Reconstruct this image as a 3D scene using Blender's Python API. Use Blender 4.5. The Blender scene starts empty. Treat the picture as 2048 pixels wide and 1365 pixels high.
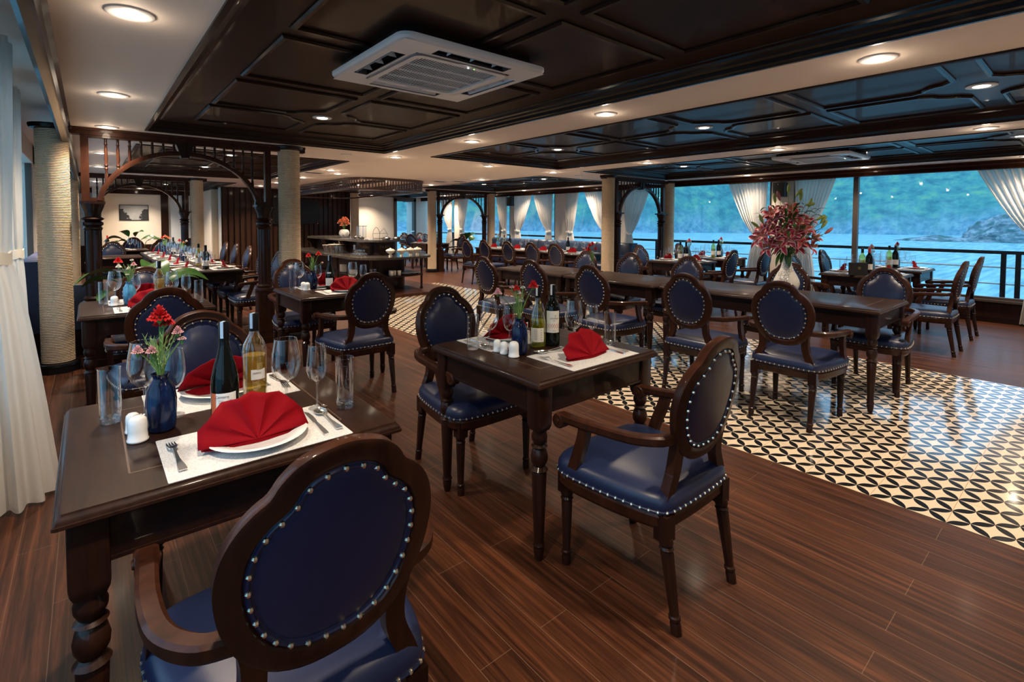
import bpy, bmesh, math, random
from mathutils import Vector, Matrix
random.seed(7)
PI = math.pi
C = bpy.context.scene
COL = C.collection
# ---------------------------------------------------------------- camera
cam_d = bpy.data.cameras.new('camera'); cam = bpy.data.objects.new('camera', cam_d); COL.objects.link(cam)
F, YAW, PIT, ROLL, PY0, CH = 1006.55, 0.7, 0.03952, -0.003553, 482.92, 1.39
cy, sy = math.cos(YAW), math.sin(YAW)
fw = Vector((sy*math.cos(PIT), cy*math.cos(PIT), -math.sin(PIT)))
rt = Vector((cy, -sy, 0)); dn = fw.cross(rt)
r2 = rt*math.cos(ROLL)+dn*math.sin(ROLL); d2 = fw.cross(r2)
M = Matrix((r2, -d2, -fw)).transposed().to_4x4(); M.translation = (0, 0, CH)
cam.matrix_world = M
cam_d.sensor_width = 36; cam_d.lens = F*36/2048; cam_d.shift_y = -(682.5-PY0)/2048; cam_d.clip_start = .05; cam_d.clip_end = 3000
C.camera = cam
# ---------------------------------------------------------------- light and exposure
C.view_settings.view_transform = 'Standard'; C.view_settings.look = 'None'
C.view_settings.exposure = 0.32; C.view_settings.gamma = 1.0; C.view_settings.use_curve_mapping = False
W = bpy.data.worlds.new('sky'); C.world = W; W.use_nodes = True
bg = W.node_tree.nodes['Background']; bg.inputs[0].default_value = (.34, .66, 1.0, 1); bg.inputs[1].default_value = 1.7
LAMP_W = 116.0
LAMP_COL = (1.0, .80, .60)

# ---------------------------------------------------------------- materials
def mat(name, col, rough=.5, metal=0, coat=0, emit=None, estr=0, spec=None, alpha=None, trans=0, ior=1.45, coat_r=.08, sheen=0):
    m = bpy.data.materials.new(name); m.use_nodes = True
    b = m.node_tree.nodes['Principled BSDF']; i = b.inputs
    i['Base Color'].default_value = (*col, 1); i['Roughness'].default_value = rough; i['Metallic'].default_value = metal
    i['Coat Weight'].default_value = coat; i['Coat Roughness'].default_value = coat_r
    if spec is not None: i['Specular IOR Level'].default_value = spec
    if trans: i['Transmission Weight'].default_value = trans
    i['IOR'].default_value = ior
    if sheen: i['Sheen Weight'].default_value = sheen
    if emit: i['Emission Color'].default_value = (*emit, 1); i['Emission Strength'].default_value = estr
    return m
class NT:
    def __init__(s, m): s.m = m; s.t = m.node_tree; s.b = s.t.nodes['Principled BSDF']
    def n(s, typ, **k):
        o = s.t.nodes.new(typ)
        for a, v in k.items():
            if hasattr(o, a): setattr(o, a, v)
        return o
    def l(s, a, b): s.t.links.new(a, b)
    def math(s, op, a, b=None, c=None):
        o = s.n('ShaderNodeMath', operation=op)
        for i, v in enumerate((a, b, c)):
            if v is None: continue
            if isinstance(v, (int, float)): o.inputs[i].default_value = v
            else: s.l(v, o.inputs[i])
        return o.outputs[0]
    def mix(s, fac, a, b):
        o = s.n('ShaderNodeMix', data_type='RGBA')
        if isinstance(fac, (int, float)): o.inputs[0].default_value = fac
        else: s.l(fac, o.inputs[0])
        for i, v in ((6, a), (7, b)):
            if isinstance(v, tuple): o.inputs[i].default_value = (*v, 1)
            else: s.l(v, o.inputs[i])
        return o.outputs[2]
    def coords(s, scale=(1, 1, 1), rot=(0, 0, 0), kind='Object'):
        tc = s.n('ShaderNodeTexCoord'); mp = s.n('ShaderNodeMapping')
        mp.inputs['Scale'].default_value = scale; mp.inputs['Rotation'].default_value = rot
        s.l(tc.outputs[kind], mp.inputs[0]); return mp.outputs[0]
    def noise(s, vec, sc=5, det=4, rough=.5, dist=0):
        o = s.n('ShaderNodeTexNoise'); o.inputs['Scale'].default_value = sc; o.inputs['Detail'].default_value = det
        o.inputs['Roughness'].default_value = rough; o.inputs['Distortion'].default_value = dist
        s.l(vec, o.inputs['Vector']); return o.outputs[0]
    def ramp(s, fac, stops):
        o = s.n('ShaderNodeValToRGB'); e = o.color_ramp.elements
        while len(e) < len(stops): e.new(.5)
        for k, (p, c) in enumerate(stops): e[k].position = p; e[k].color = (*c, 1)
        s.l(fac, o.inputs[0]); return o.outputs[0]
    def bump(s, h, strength=.2, dist=.002):
        o = s.n('ShaderNodeBump'); o.inputs['Strength'].default_value = strength; o.inputs['Distance'].default_value = dist
        s.l(h, o.inputs['Height']); s.l(o.outputs[0], s.b.inputs['Normal'])
    def col(s, c): s.l(c, s.b.inputs['Base Color'])
def wood(name, dark, light, rough=.42, coat=.24, scale=(3, 3, 30), amt=.5, coat_r=.07):
    m = mat(name, dark, rough, coat=coat, coat_r=coat_r, spec=.18); t = NT(m)
    v = t.coords(scale); n = t.noise(v, 2.2, 6, .6, .6)
    t.col(t.ramp(n, [(.5-amt/2, dark), (.5+amt/2, light)])); t.bump(n, .05)
    return m
WOOD = wood('espresso wood', (.007, .0027, .0017), (.020, .0070, .0038), scale=(14, 2, 14))
WOODV = wood('espresso wood upright', (.009, .0031, .0018), (.028, .0090, .0044), scale=(14, 14, 1.5))
WOODR = wood('reddish espresso wood', (.014, .0042, .0021), (.050, .0150, .0062), scale=(10, 10, 2))
WOODC = wood('ceiling veneer', (.014, .0058, .0032), (.030, .0125, .0063), rough=.5, coat=.10, scale=(1.0, 9, 9), amt=.7, coat_r=.05)
WOODT = wood('table top wood', (.008, .0028, .0015), (.034, .0115, .0053), rough=.5, coat=.17, scale=(14, 1.6, 10), coat_r=.12)
SLAT = wood('slat wood', (.022, .010, .006), (.050, .022, .013), rough=.45, coat=.1, scale=(14, 14, 1))
INLAY = mat('inlay line', (.10, .055, .03), .4)
LEATHER = mat('navy leather', (.010, .0165, .050), .36, spec=.55)
t = NT(LEATHER); n = t.noise(t.coords((1, 1, 1)), 160, 3); t.bump(n, .12, .001)
LEATHER2 = mat('slate blue leather', (.030, .05, .10), .4)
BRASS = mat('pale brass', (.90, .78, .58), .28, 1)
CHROME = mat('polished steel', (.85, .84, .82), .24, 1)
WHITEP = mat('white porcelain', (.80, .79, .76), .15, coat=.5)
CLOTH = mat('white curtain', (.78, .76, .70), .9)
def sheer(name, col, tr):
    m = mat(name, col, .9); t = NT(m); tl = t.n('ShaderNodeBsdfTranslucent'); tl.inputs[0].default_value = (*col, 1)
    tp = t.n('ShaderNodeBsdfTransparent'); mx = t.n('ShaderNodeMixShader'); mx.inputs[0].default_value = .45
    m2 = t.n('ShaderNodeMixShader'); m2.inputs[0].default_value = tr
    t.l(t.b.outputs[0], mx.inputs[1]); t.l(tl.outputs[0], mx.inputs[2]); t.l(mx.outputs[0], m2.inputs[1]); t.l(tp.outputs[0], m2.inputs[2])
    t.l(m2.outputs[0], t.t.nodes['Material Output'].inputs[0]); return m
SHEER = sheer('sheer curtain', (.74, .70, .65), .07)
CEIL = mat('painted ceiling', (.82, .71, .62), .7)
WALLW = mat('warm white wall', (.74, .67, .58), .8)
WALLB = mat('frosted panel', (.70, .76, .80), .5)
BLACK = mat('black lacquer', (.005, .005, .006), .28, spec=.4)
BLACKM = mat('matt black', (.01, .01, .011), .6)
PLAST = mat('white plastic', (.72, .70, .69), .38)
PLASTG = mat('grey plastic', (.30, .30, .32), .4)
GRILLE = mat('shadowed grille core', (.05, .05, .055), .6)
BRONZE = mat('bronze frame', (.085, .062, .048), .4, .3)
GREEN = mat('leaf green', (.035, .10, .018), .35)
t = NT(GREEN); n = t.noise(t.coords((1, 1, 1)), 9, 3); t.col(t.ramp(n, [(.3, (.015, .05, .010)), (.7, (.05, .13, .025))]))
STEM = mat('flower stem green', (.10, .22, .05), .5)
STEM2 = mat('pale foliage green', (.20, .34, .10), .5)
RED = mat('red carnation', (.62, .012, .014), .6)
PINK = mat('pale pink carnation', (.80, .45, .46), .6)
WHITEF = mat('white blossom', (.80, .76, .70), .6)
PEACH = mat('peach carnation', (.85, .32, .18), .6)
NAP = mat('red napkin', (.21, .0008, .0055), .8, spec=.15)
t = NT(NAP); n = t.noise(t.coords((1, 1, 1)), 300, 2); t.bump(n, .1, .0005)
PAPER = mat('cream paper', (.72, .66, .54), .7)
PAPERW = mat('white paper', (.78, .77, .73), .7)
INK = mat('dark ink', (.06, .055, .06), .7)
INKR = mat('red ink', (.55, .05, .03), .7)
ORANGE = mat('orange paper', (.60, .14, .05), .7)
STAMP = mat('tax stamp paper', (.40, .58, .75), .6)
GOLD = mat('gold print', (.45, .33, .12), .4, .6)
TERRA = mat('dark planter', (.03, .026, .022), .5)
GRAN = mat('dark granite', (.05, .045, .04), .18, coat=.3)
t = NT(GRAN); n = t.noise(t.coords((1, 1, 1)), 90, 6, .8); t.col(t.ramp(n, [(.42, (.018, .016, .014)), (.55, (.06, .05, .042)), (.68, (.22, .19, .15))]))
CREAM = mat('cream porcelain', (.76, .68, .56), .25, coat=.4)
BLUEG = mat('cobalt glaze', (.010, .035, .16), .14, spec=.4)
t = NT(BLUEG); n = t.noise(t.coords((6, 6, 1.2)), 7, 4); t.col(t.ramp(n, [(.38, (.003, .005, .018)), (.6, (.006, .016, .062)), (.8, (.02, .07, .20))]))
BLUEL = mat('turquoise glaze', (.06, .25, .42), .12, coat=.8)
t = NT(BLUEL); n = t.noise(t.coords((6, 6, 1.2)), 7, 4); t.col(t.ramp(n, [(.35, (.02, .09, .20)), (.6, (.07, .28, .45)), (.8, (.25, .50, .62))]))
DGLASS = mat('dark bottle glass', (.004, .005, .004), .06, spec=.35)
VASEW = mat('crackled pearl vase', (.74, .70, .64), .18, coat=.6)
t = NT(VASEW); vo = t.n('ShaderNodeTexVoronoi'); vo.feature = 'DISTANCE_TO_EDGE'; vo.inputs['Scale'].default_value = 55; t.l(t.coords((1, 1, 1)), vo.inputs['Vector'])
n2 = t.noise(t.coords((1, 1, 1)), 9, 3); k = t.math('MULTIPLY', t.math('LESS_THAN', vo.outputs[0], .07), t.math('GREATER_THAN', n2, .5))
t.col(t.mix(k, (.76, .72, .65), (.20, .22, .24)))
LIT = mat('lit lamp lens', (1, .95, .85), .5, emit=(1, .86, .66), estr=16)
LEDW = mat('white indicator', (1, 1, 1), .5, emit=(.9, .95, 1), estr=6)
LEDG = mat('green indicator', (.2, 1, .2), .5, emit=(.3, .9, .2), estr=2)
LEDR = mat('red indicator', (1, .1, .05), .5, emit=(1, .1, .05), estr=3)
def glassmix(name, tint, gl=.06, edge=.55, rough=.0):
    m = bpy.data.materials.new(name); m.use_nodes = True; nt = m.node_tree; nt.nodes.clear()
    o = nt.nodes.new('ShaderNodeOutputMaterial'); mx = nt.nodes.new('ShaderNodeMixShader'); tr = nt.nodes.new('ShaderNodeBsdfTransparent')
    g = nt.nodes.new('ShaderNodeBsdfGlossy'); lw = nt.nodes.new('ShaderNodeLayerWeight'); mr = nt.nodes.new('ShaderNodeMapRange')
    tr.inputs[0].default_value = (*tint, 1); g.inputs['Roughness'].default_value = rough; g.inputs[0].default_value = (1, 1, 1, 1)
    lw.inputs[0].default_value = .5; mr.inputs[3].default_value = gl; mr.inputs[4].default_value = edge
    pw = nt.nodes.new('ShaderNodeMath'); pw.operation = 'POWER'; pw.inputs[1].default_value = 1.45; nt.links.new(lw.outputs['Facing'], pw.inputs[0]); nt.links.new(pw.outputs[0], mr.inputs[0]); nt.links.new(mr.outputs[0], mx.inputs[0])
    nt.links.new(tr.outputs[0], mx.inputs[1]); nt.links.new(g.outputs[0], mx.inputs[2]); nt.links.new(mx.outputs[0], o.inputs[0]); return m
GLASS = glassmix('clear stemware glass', (.97, .975, .975), .035, .85, .02)
GLASST = glassmix('thick clear glass', (.92, .93, .93), .10, .75, .03)
PANE = glassmix('window pane', (.97, .98, .98), .025, .35, .0)
YGLASS = glassmix('green yellow bottle glass', (.80, .78, .40), .08, .7, .03)
CGLASS = glassmix('clear bottle glass', (.96, .95, .85), .08, .7, .03)
LIQ = mat('white wine', (.75, .52, .10), .1, trans=.75, ior=1.1)
LIQG = mat('green tinted wine', (.45, .48, .05), .1, trans=.75, ior=1.1)
SHEERL = sheer('lit sheer curtain', (.90, .87, .82), .06)  # paler copy of the sheer, lamplight on the left curtains put into its colour
CANW = mat('polished canopy wood', (.07, .026, .013), .3, coat=.5)
# placemat
PMAT = mat('woven placemat', (.70, .67, .62), .7)
t = NT(PMAT); v = t.coords((1, 1, 1)); vo = t.n('ShaderNodeTexVoronoi'); vo.inputs['Scale'].default_value = 210; t.l(v, vo.inputs['Vector'])
t.col(t.mix(t.math('MULTIPLY', vo.outputs[0], .9), (.74, .72, .68), (.40, .40, .41)))
# rope
ROPE = mat('wound rope', (.62, .47, .31), .85)
t = NT(ROPE); n = t.noise(t.coords((30, 30, 60)), 3, 3); t.col(t.ramp(n, [(.3, (.47, .35, .23)), (.7, (.70, .55, .38))]))
# plaid sofa
PLAID = mat('plaid fabric', (.1, .1, .2), .8)
t = NT(PLAID); v = t.coords((1, 1, 1)); sp = t.n('ShaderNodeSeparateXYZ'); t.l(v, sp.inputs[0])
a = t.math('LESS_THAN', t.math('FRACT', t.math('MULTIPLY', sp.outputs[1], 6)), .28); b_ = t.math('LESS_THAN', t.math('FRACT', t.math('MULTIPLY', sp.outputs[2], 6)), .28)
t.col(t.mix(t.math('MULTIPLY', t.math('ADD', a, b_), .5), (.05, .06, .13), (.42, .36, .38)))
# floor planks
FLOOR = mat('walnut planks', (.1, .04, .02), .45, coat=.06, coat_r=.14, spec=.22)
t = NT(FLOOR); v = t.coords((1, 1, 1), (0, 0, PI/2)); br = t.n('ShaderNodeTexBrick'); t.l(v, br.inputs['Vector'])
for kk, vv in (('Scale', 1), ('Mortar Size', .0012), ('Mortar Smooth', .1), ('Bias', 0), ('Brick Width', 1.21), ('Row Height', .128)): br.inputs[kk].default_value = vv
br.offset = .37; br.inputs['Color1'].default_value = (0, 0, 0, 1); br.inputs['Color2'].default_value = (1, 1, 1, 1); br.inputs['Mortar'].default_value = (.5, .5, .5, 1)
g = t.noise(t.coords((26, .9, 1)), 1.6, 7, .62, .8)
wv = t.noise(t.coords((90, 2.2, 1)), 1.5, 4, .6, .4)
gg = t.math('ADD', t.math('MULTIPLY', g, .7), t.math('MULTIPLY', wv, .3))
cc = t.ramp(gg, [(.36, (.014, .0045, .0021)), (.50, (.048, .0155, .0066)), (.64, (.105, .034, .0135))])
hs = t.n('ShaderNodeHueSaturation'); t.l(cc, hs.inputs['Color']); t.l(t.math('ADD', t.math('MULTIPLY', br.outputs[0], .35), .82), hs.inputs['Value'])
t.col(t.mix(t.math('MULTIPLY', br.outputs[1], .55), hs.outputs[0], (.20, .12, .08))); t.bump(gg, .04)
# floor tiles
TILE = mat('patterned tile', (.7, .6, .45), .13, coat=.4, coat_r=.06)
t = NT(TILE); v = t.coords((1, 1, 1)); sp = t.n('ShaderNodeSeparateXYZ'); t.l(v, sp.inputs[0])
X = t.math('SUBTRACT', sp.outputs[0], 3.012); Y = t.math('SUBTRACT', sp.outputs[1], .445)
A = t.math('MULTIPLY', t.math('ADD', X, Y), 1/.15); B = t.math('MULTIPLY', t.math('SUBTRACT', X, Y), 1/.15)
def petal(p, q):
    fp = t.math('FRACT', p); dq = t.math('ABSOLUTE', t.math('SUBTRACT', q, t.math('ROUND', q)))
    w = t.math('MULTIPLY', t.math('MULTIPLY', fp, t.math('SUBTRACT', 1, fp)), 4*.185)
    return t.math('LESS_THAN', dq, w)
pm = t.math('MAXIMUM', petal(A, B), petal(B, A))
def grout(c):
    f = t.math('ABSOLUTE', t.math('SUBTRACT', t.math('DIVIDE', c, .3), t.math('ROUND', t.math('DIVIDE', c, .3)))); return t.math('LESS_THAN', f, .0035)
gm = t.math('MAXIMUM', grout(X), grout(Y))
n = t.noise(t.coords((1, 1, 1)), 25, 4)
base = t.mix(n, (.58, .47, .34), (.68, .57, .43))
c1 = t.mix(pm, base, (.010, .011, .014)); t.col(t.mix(gm, c1, (.34, .22, .13)))
# outdoors
SEA = mat('sea water', (.08, .30, .42), .6, spec=.2)
t = NT(SEA); v = t.coords((.05, .6, 1), (0, 0, 0)); n = t.noise(v, 3, 6, .6); t.col(t.ramp(n, [(.35, (.11, .33, .40)), (.65, (.34, .60, .63))]))
HILL = mat('forested hillside', (.04, .2, .26), .9)
t = NT(HILL); v = t.coords((1, 1, 1)); n = t.noise(v, .22, 8, .68); c1 = t.ramp(n, [(.36, (.035, .17, .20)), (.52, (.075, .29, .28)), (.68, (.17, .42, .24))])  # distance haze is put into the blue-green forest colours
sp = t.n('ShaderNodeSeparateXYZ'); t.l(v, sp.inputs[0]); n3 = t.noise(v, .06, 5, .6)
hz = t.math('ADD', sp.outputs[2], t.math('MULTIPLY', n3, -20)); rk = t.ramp(t.math('MULTIPLY', t.math('ADD', hz, 13), .12), [(0, (1, 1, 1)), (1, (0, 0, 0))])
t.col(t.mix(rk, c1, t.ramp(t.noise(v, .5, 5, .7), [(.35, (.05, .20, .30)), (.68, (.30, .46, .56))])))

# ---------------------------------------------------------------- mesh helpers
class MB:
    def __init__(s): s.v = []; s.f = []; s.mi = []; s.cur = 0
    def add(s, vs, fs):
        o = len(s.v); s.v += [tuple(p) for p in vs]; s.f += [tuple(i+o for i in f) for f in fs]; s.mi += [s.cur]*len(fs); return s
    def box(s, x0, y0, z0, x1, y1, z1):
        return s.add([(x0, y0, z0), (x1, y0, z0), (x1, y1, z0), (x0, y1, z0), (x0, y0, z1), (x1, y0, z1), (x1, y1, z1), (x0, y1, z1)],
                     [(0, 3, 2, 1), (4, 5, 6, 7), (0, 1, 5, 4), (1, 2, 6, 5), (2, 3, 7, 6), (3, 0, 4, 7)])
    def loft(s, rings, closed=True, caps=True, loop=False):
        n = len(rings[0]); vs = [p for r in rings for p in r]; fs = []
        R = len(rings)
        for i in range(R if loop else R-1):
            a = i*n; b = ((i+1) % R)*n
            for j in range(n if closed else n-1):
                k = (j+1) % n; fs.append((a+j, a+k, b+k, b+j))
        if caps and not loop: fs += [tuple(range(n-1, -1, -1)), tuple(range((R-1)*n, R*n))]
        return s.add(vs, fs)
    def lathe(s, prof, n=24, c=(0, 0, 0), caps=True, ax='z', ph=0):
        rings = []
        for r, z in prof:
            ring = []
            for k in range(n):
                a = 2*PI*k/n+ph; x, y = r*math.cos(a), r*math.sin(a)
                p = (x, y, z) if ax == 'z' else ((z, x, y) if ax == 'x' else (x, z, y))
                ring.append((p[0]+c[0], p[1]+c[1], p[2]+c[2]))
            rings.append(ring)
        return s.loft(rings, True, caps)
    def sweep(s, path, sec, up=(0, 0, 1), closed=False, caps=True, scale=None):
        P = [Vector(p) for p in path]; n = len(P); rings = []
        for i in range(n):
            if closed: tg = P[(i+1) % n]-P[i-1]
            else: tg = P[min(i+1, n-1)]-P[max(i-1, 0)]
            tg.normalize(); u = Vector(up); side = tg.cross(u)
            if side.length < 1e-4: side = tg.cross(Vector((1, 0, 0)))
            side.normalize(); uu = side.cross(tg); k = scale[i] if scale else 1
            rings.append([tuple(P[i]+side*(a*k)+uu*(b*k)) for a, b in sec])
        return s.loft(rings, True, caps, loop=closed)
    def tube(s, path, r, n=8, closed=False):
        sc = r if isinstance(r, (list, tuple)) else None; r0 = 1 if sc else r
        return s.sweep(path, [(r0*math.cos(2*PI*k/n), r0*math.sin(2*PI*k/n)) for k in range(n)], up=(.13, .07, .99), closed=closed, scale=sc)
    def ball(s, c, r, n=8, m=5, sq=(1, 1, 1)):
        vs = [(c[0], c[1], c[2]+r*sq[2])]
        for i in range(1, m):
            a = PI*i/m
            for j in range(n):
                b = 2*PI*j/n; vs.append((c[0]+r*sq[0]*math.sin(a)*math.cos(b), c[1]+r*sq[1]*math.sin(a)*math.sin(b), c[2]+r*sq[2]*math.cos(a)))
        vs.append((c[0], c[1], c[2]-r*sq[2])); fs = []
        for j in range(n): fs.append((0, 1+j, 1+(j+1) % n))
        for i in range(m-2):
            for j in range(n):
                a = 1+i*n+j; b = 1+i*n+(j+1) % n; fs.append((a, a+n, b+n, b))
        L = len(vs)-1
        for j in range(n): fs.append((L, 1+(m-2)*n+(j+1) % n, 1+(m-2)*n+j))
        return s.add(vs, fs)
    def prism(s, outl, z0, z1):
        return s.loft([[(x, y, z0) for x, y in outl], [(x, y, z1) for x, y in outl]])
    def xf(s, mtx, start=0):
        for i in range(start, len(s.v)): s.v[i] = tuple(mtx @ Vector(s.v[i]))
        return s
    def build(s, name, m, parent=None, loc=None, rz=0, sharp=35, recalc=True):
        me = bpy.data.meshes.new(name); me.from_pydata(s.v, [], s.f)
        for q in (m if isinstance(m, (list, tuple)) else [m]): me.materials.append(q)
        if any(s.mi): me.polygons.foreach_set('material_index', s.mi)
        if recalc:
            b = bmesh.new(); b.from_mesh(me); bmesh.ops.recalc_face_normals(b, faces=b.faces); b.to_mesh(me); b.free()
        me.polygons.foreach_set('use_smooth', [True]*len(me.polygons)); me.set_sharp_from_angle(angle=math.radians(sharp))
        o = bpy.data.objects.new(name, me); COL.objects.link(o)
        if parent: o.parent = parent
        if loc: o.location = loc
        if rz: o.rotation_euler = (0, 0, rz)
        return o
def tag(o, label=None, cat=None, group=None, kind=None):
    if label: o['label'] = label
    if cat: o['category'] = cat
    if group: o['group'] = group
    if kind: o['kind'] = kind
    return o
def empty(name, label, cat, loc=(0, 0, 0), rz=0, group=None):
    o = bpy.data.objects.new(name, None); COL.objects.link(o); o.location = loc; o.rotation_euler = (0, 0, rz); o.empty_display_size = .1
    return tag(o, label, cat, group)
def struct(name, mb, m, **k): return tag(mb.build(name, m, **k), kind='structure')
def kids(o): return [c for c in bpy.data.objects if c.parent == o]
KC = {}
def copy_tree(o, parent=None):
    c = o.copy(); COL.objects.link(c)
    if parent: c.parent = parent
    if o.name not in KC: KC[o.name] = kids(o)
    for ch in KC[o.name]: copy_tree(ch, c)
    return c
USED = set()
def place(proto, label, loc, rz=0, group=None, cat=None):
    """first call moves the prototype itself, later calls copy it with its parts"""
    if proto.name in USED: o = copy_tree(proto)
    else:
        KC[proto.name] = kids(proto)
        for ch in KC[proto.name]: KC[ch.name] = kids(ch)
        USED.add(proto.name); o = proto
    o.location = loc; o.rotation_euler = (0, 0, rz); o['label'] = label
    if group: o['group'] = group
    elif 'group' in o.keys(): del o['group']
    if cat: o['category'] = cat
    return o
def crm(pts, n=6, closed=False):
    P = [Vector(p) for p in pts]; out = []; L = len(P)
    for i in range(L if closed else L-1):
        if closed: p0, p1, p2, p3 = P[i-1], P[i], P[(i+1) % L], P[(i+2) % L]
        else: p0, p1, p2, p3 = P[max(i-1, 0)], P[i], P[i+1], P[min(i+2, L-1)]
        for k in range(n):
            u = k/n; out.append(.5*((2*p1)+(p2-p0)*u+(2*p0-5*p1+4*p2-p3)*u*u+(3*p1-p0-3*p2+p3)*u**3))
    if not closed: out.append(P[-1])
    return out
def inset(outl, d):
    n = len(outl); out = []
    for i in range(n):
        a = Vector(outl[i-1]); b = Vector(outl[(i+1) % n]); tg = (b-a).normalized(); nm = Vector((-tg.y, tg.x)); out.append(Vector(outl[i])+nm*d)
    return out
def along(path, step, closed=True):
    P = [Vector(p) for p in path]; n = len(P); seg = [(P[(i+1) % n]-P[i]).length for i in range(n if closed else n-1)]; T = sum(seg)
    cnt = max(2, round(T/step)); out = []
    for k in range(cnt):
        d = T*k/cnt if closed else T*k/(cnt-1)*.9999; i = 0
        while d > seg[i]: d -= seg[i]; i += 1
        out.append(P[i].lerp(P[(i+1) % n], d/seg[i]))
    return out
def rrect(x0, y0, x1, y1, r, n=5):
    out = []
    for cx, cy_, a0 in ((x1-r, y0+r, -PI/2), (x1-r, y1-r, 0), (x0+r, y1-r, PI/2), (x0+r, y0+r, PI)):
        for k in range(n+1): a = a0+PI/2*k/n; out.append((cx+r*math.cos(a), cy_+r*math.sin(a)))
    return out
def text(body, size, m, parent, loc, rot, name='lettering', ext=.0002):
    cu = bpy.data.curves.new(name, 'FONT'); cu.body = body; cu.size = size; cu.align_x = 'CENTER'; cu.extrude = ext
    tmp = bpy.data.objects.new(name, cu); me = bpy.data.meshes.new_from_object(tmp); bpy.data.objects.remove(tmp)
    me.materials.clear(); me.materials.append(m)
    o = bpy.data.objects.new(name, me); COL.objects.link(o); o.parent = parent; o.location = loc; o.rotation_euler = rot
    return o

# ================================================================= STRUCTURE
ZC, ZR = 2.25, 2.335
XL, XW, YB, YF = -.55, 9.72, -2.6, 18.0
def planes(x0, y0, x1, y1, holes, z, thick):
    xs = sorted({x0, x1, *[h[0] for h in holes], *[h[2] for h in holes]}); ys = sorted({y0, y1, *[h[1] for h in holes], *[h[3] for h in holes]})
    mb = MB()
    for i in range(len(xs)-1):
        for j in range(len(ys)-1):
            cx, cy_ = (xs[i]+xs[i+1])/2, (ys[j]+ys[j+1])/2
            if any(h[0] < cx < h[2] and h[1] < cy_ < h[3] for h in holes): continue
            mb.add([(xs[i], ys[j], z), (xs[i+1], ys[j], z), (xs[i+1], ys[j+1], z), (xs[i], ys[j+1], z)], [(0, 1, 2, 3)])
    return mb
TX0, TX1, TY1 = 3.012, 6.012, 9.745
struct('floor', planes(XL, YB, 9.9, YF, [(TX0, YB, TX1, TY1)], 0, 0), FLOOR, recalc=False)
struct('floor', planes(TX0, YB, TX1, TY1, [], 0, 0), TILE, recalc=False)
COF = [(.45, YB+.2, 2.88, 5.92), (3.53, YB+.2, 5.90, 5.84), (6.52, YB+.2, 8.95, 5.82), (.45, 7.1, 2.88, 11.4), (6.52, 6.95, 8.95, 11.4), (.45, 12.9, 2.6, 17.2), (6.6, 12.9, 8.9, 16.6)]
struct('ceiling', planes(-.13, YB, 9.53, YF, COF, ZC, 0), CEIL, recalc=False)
for x0, x1 in ((XL-.1, -.13), (9.53, 9.95)):
    struct('ceiling', MB().box(x0, YB, 2.40, x1, YF, 2.42), CEIL)
struct('ceiling', MB().box(XL-.1, YB, 2.45, 9.95, YF, 2.5), CEIL)
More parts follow.
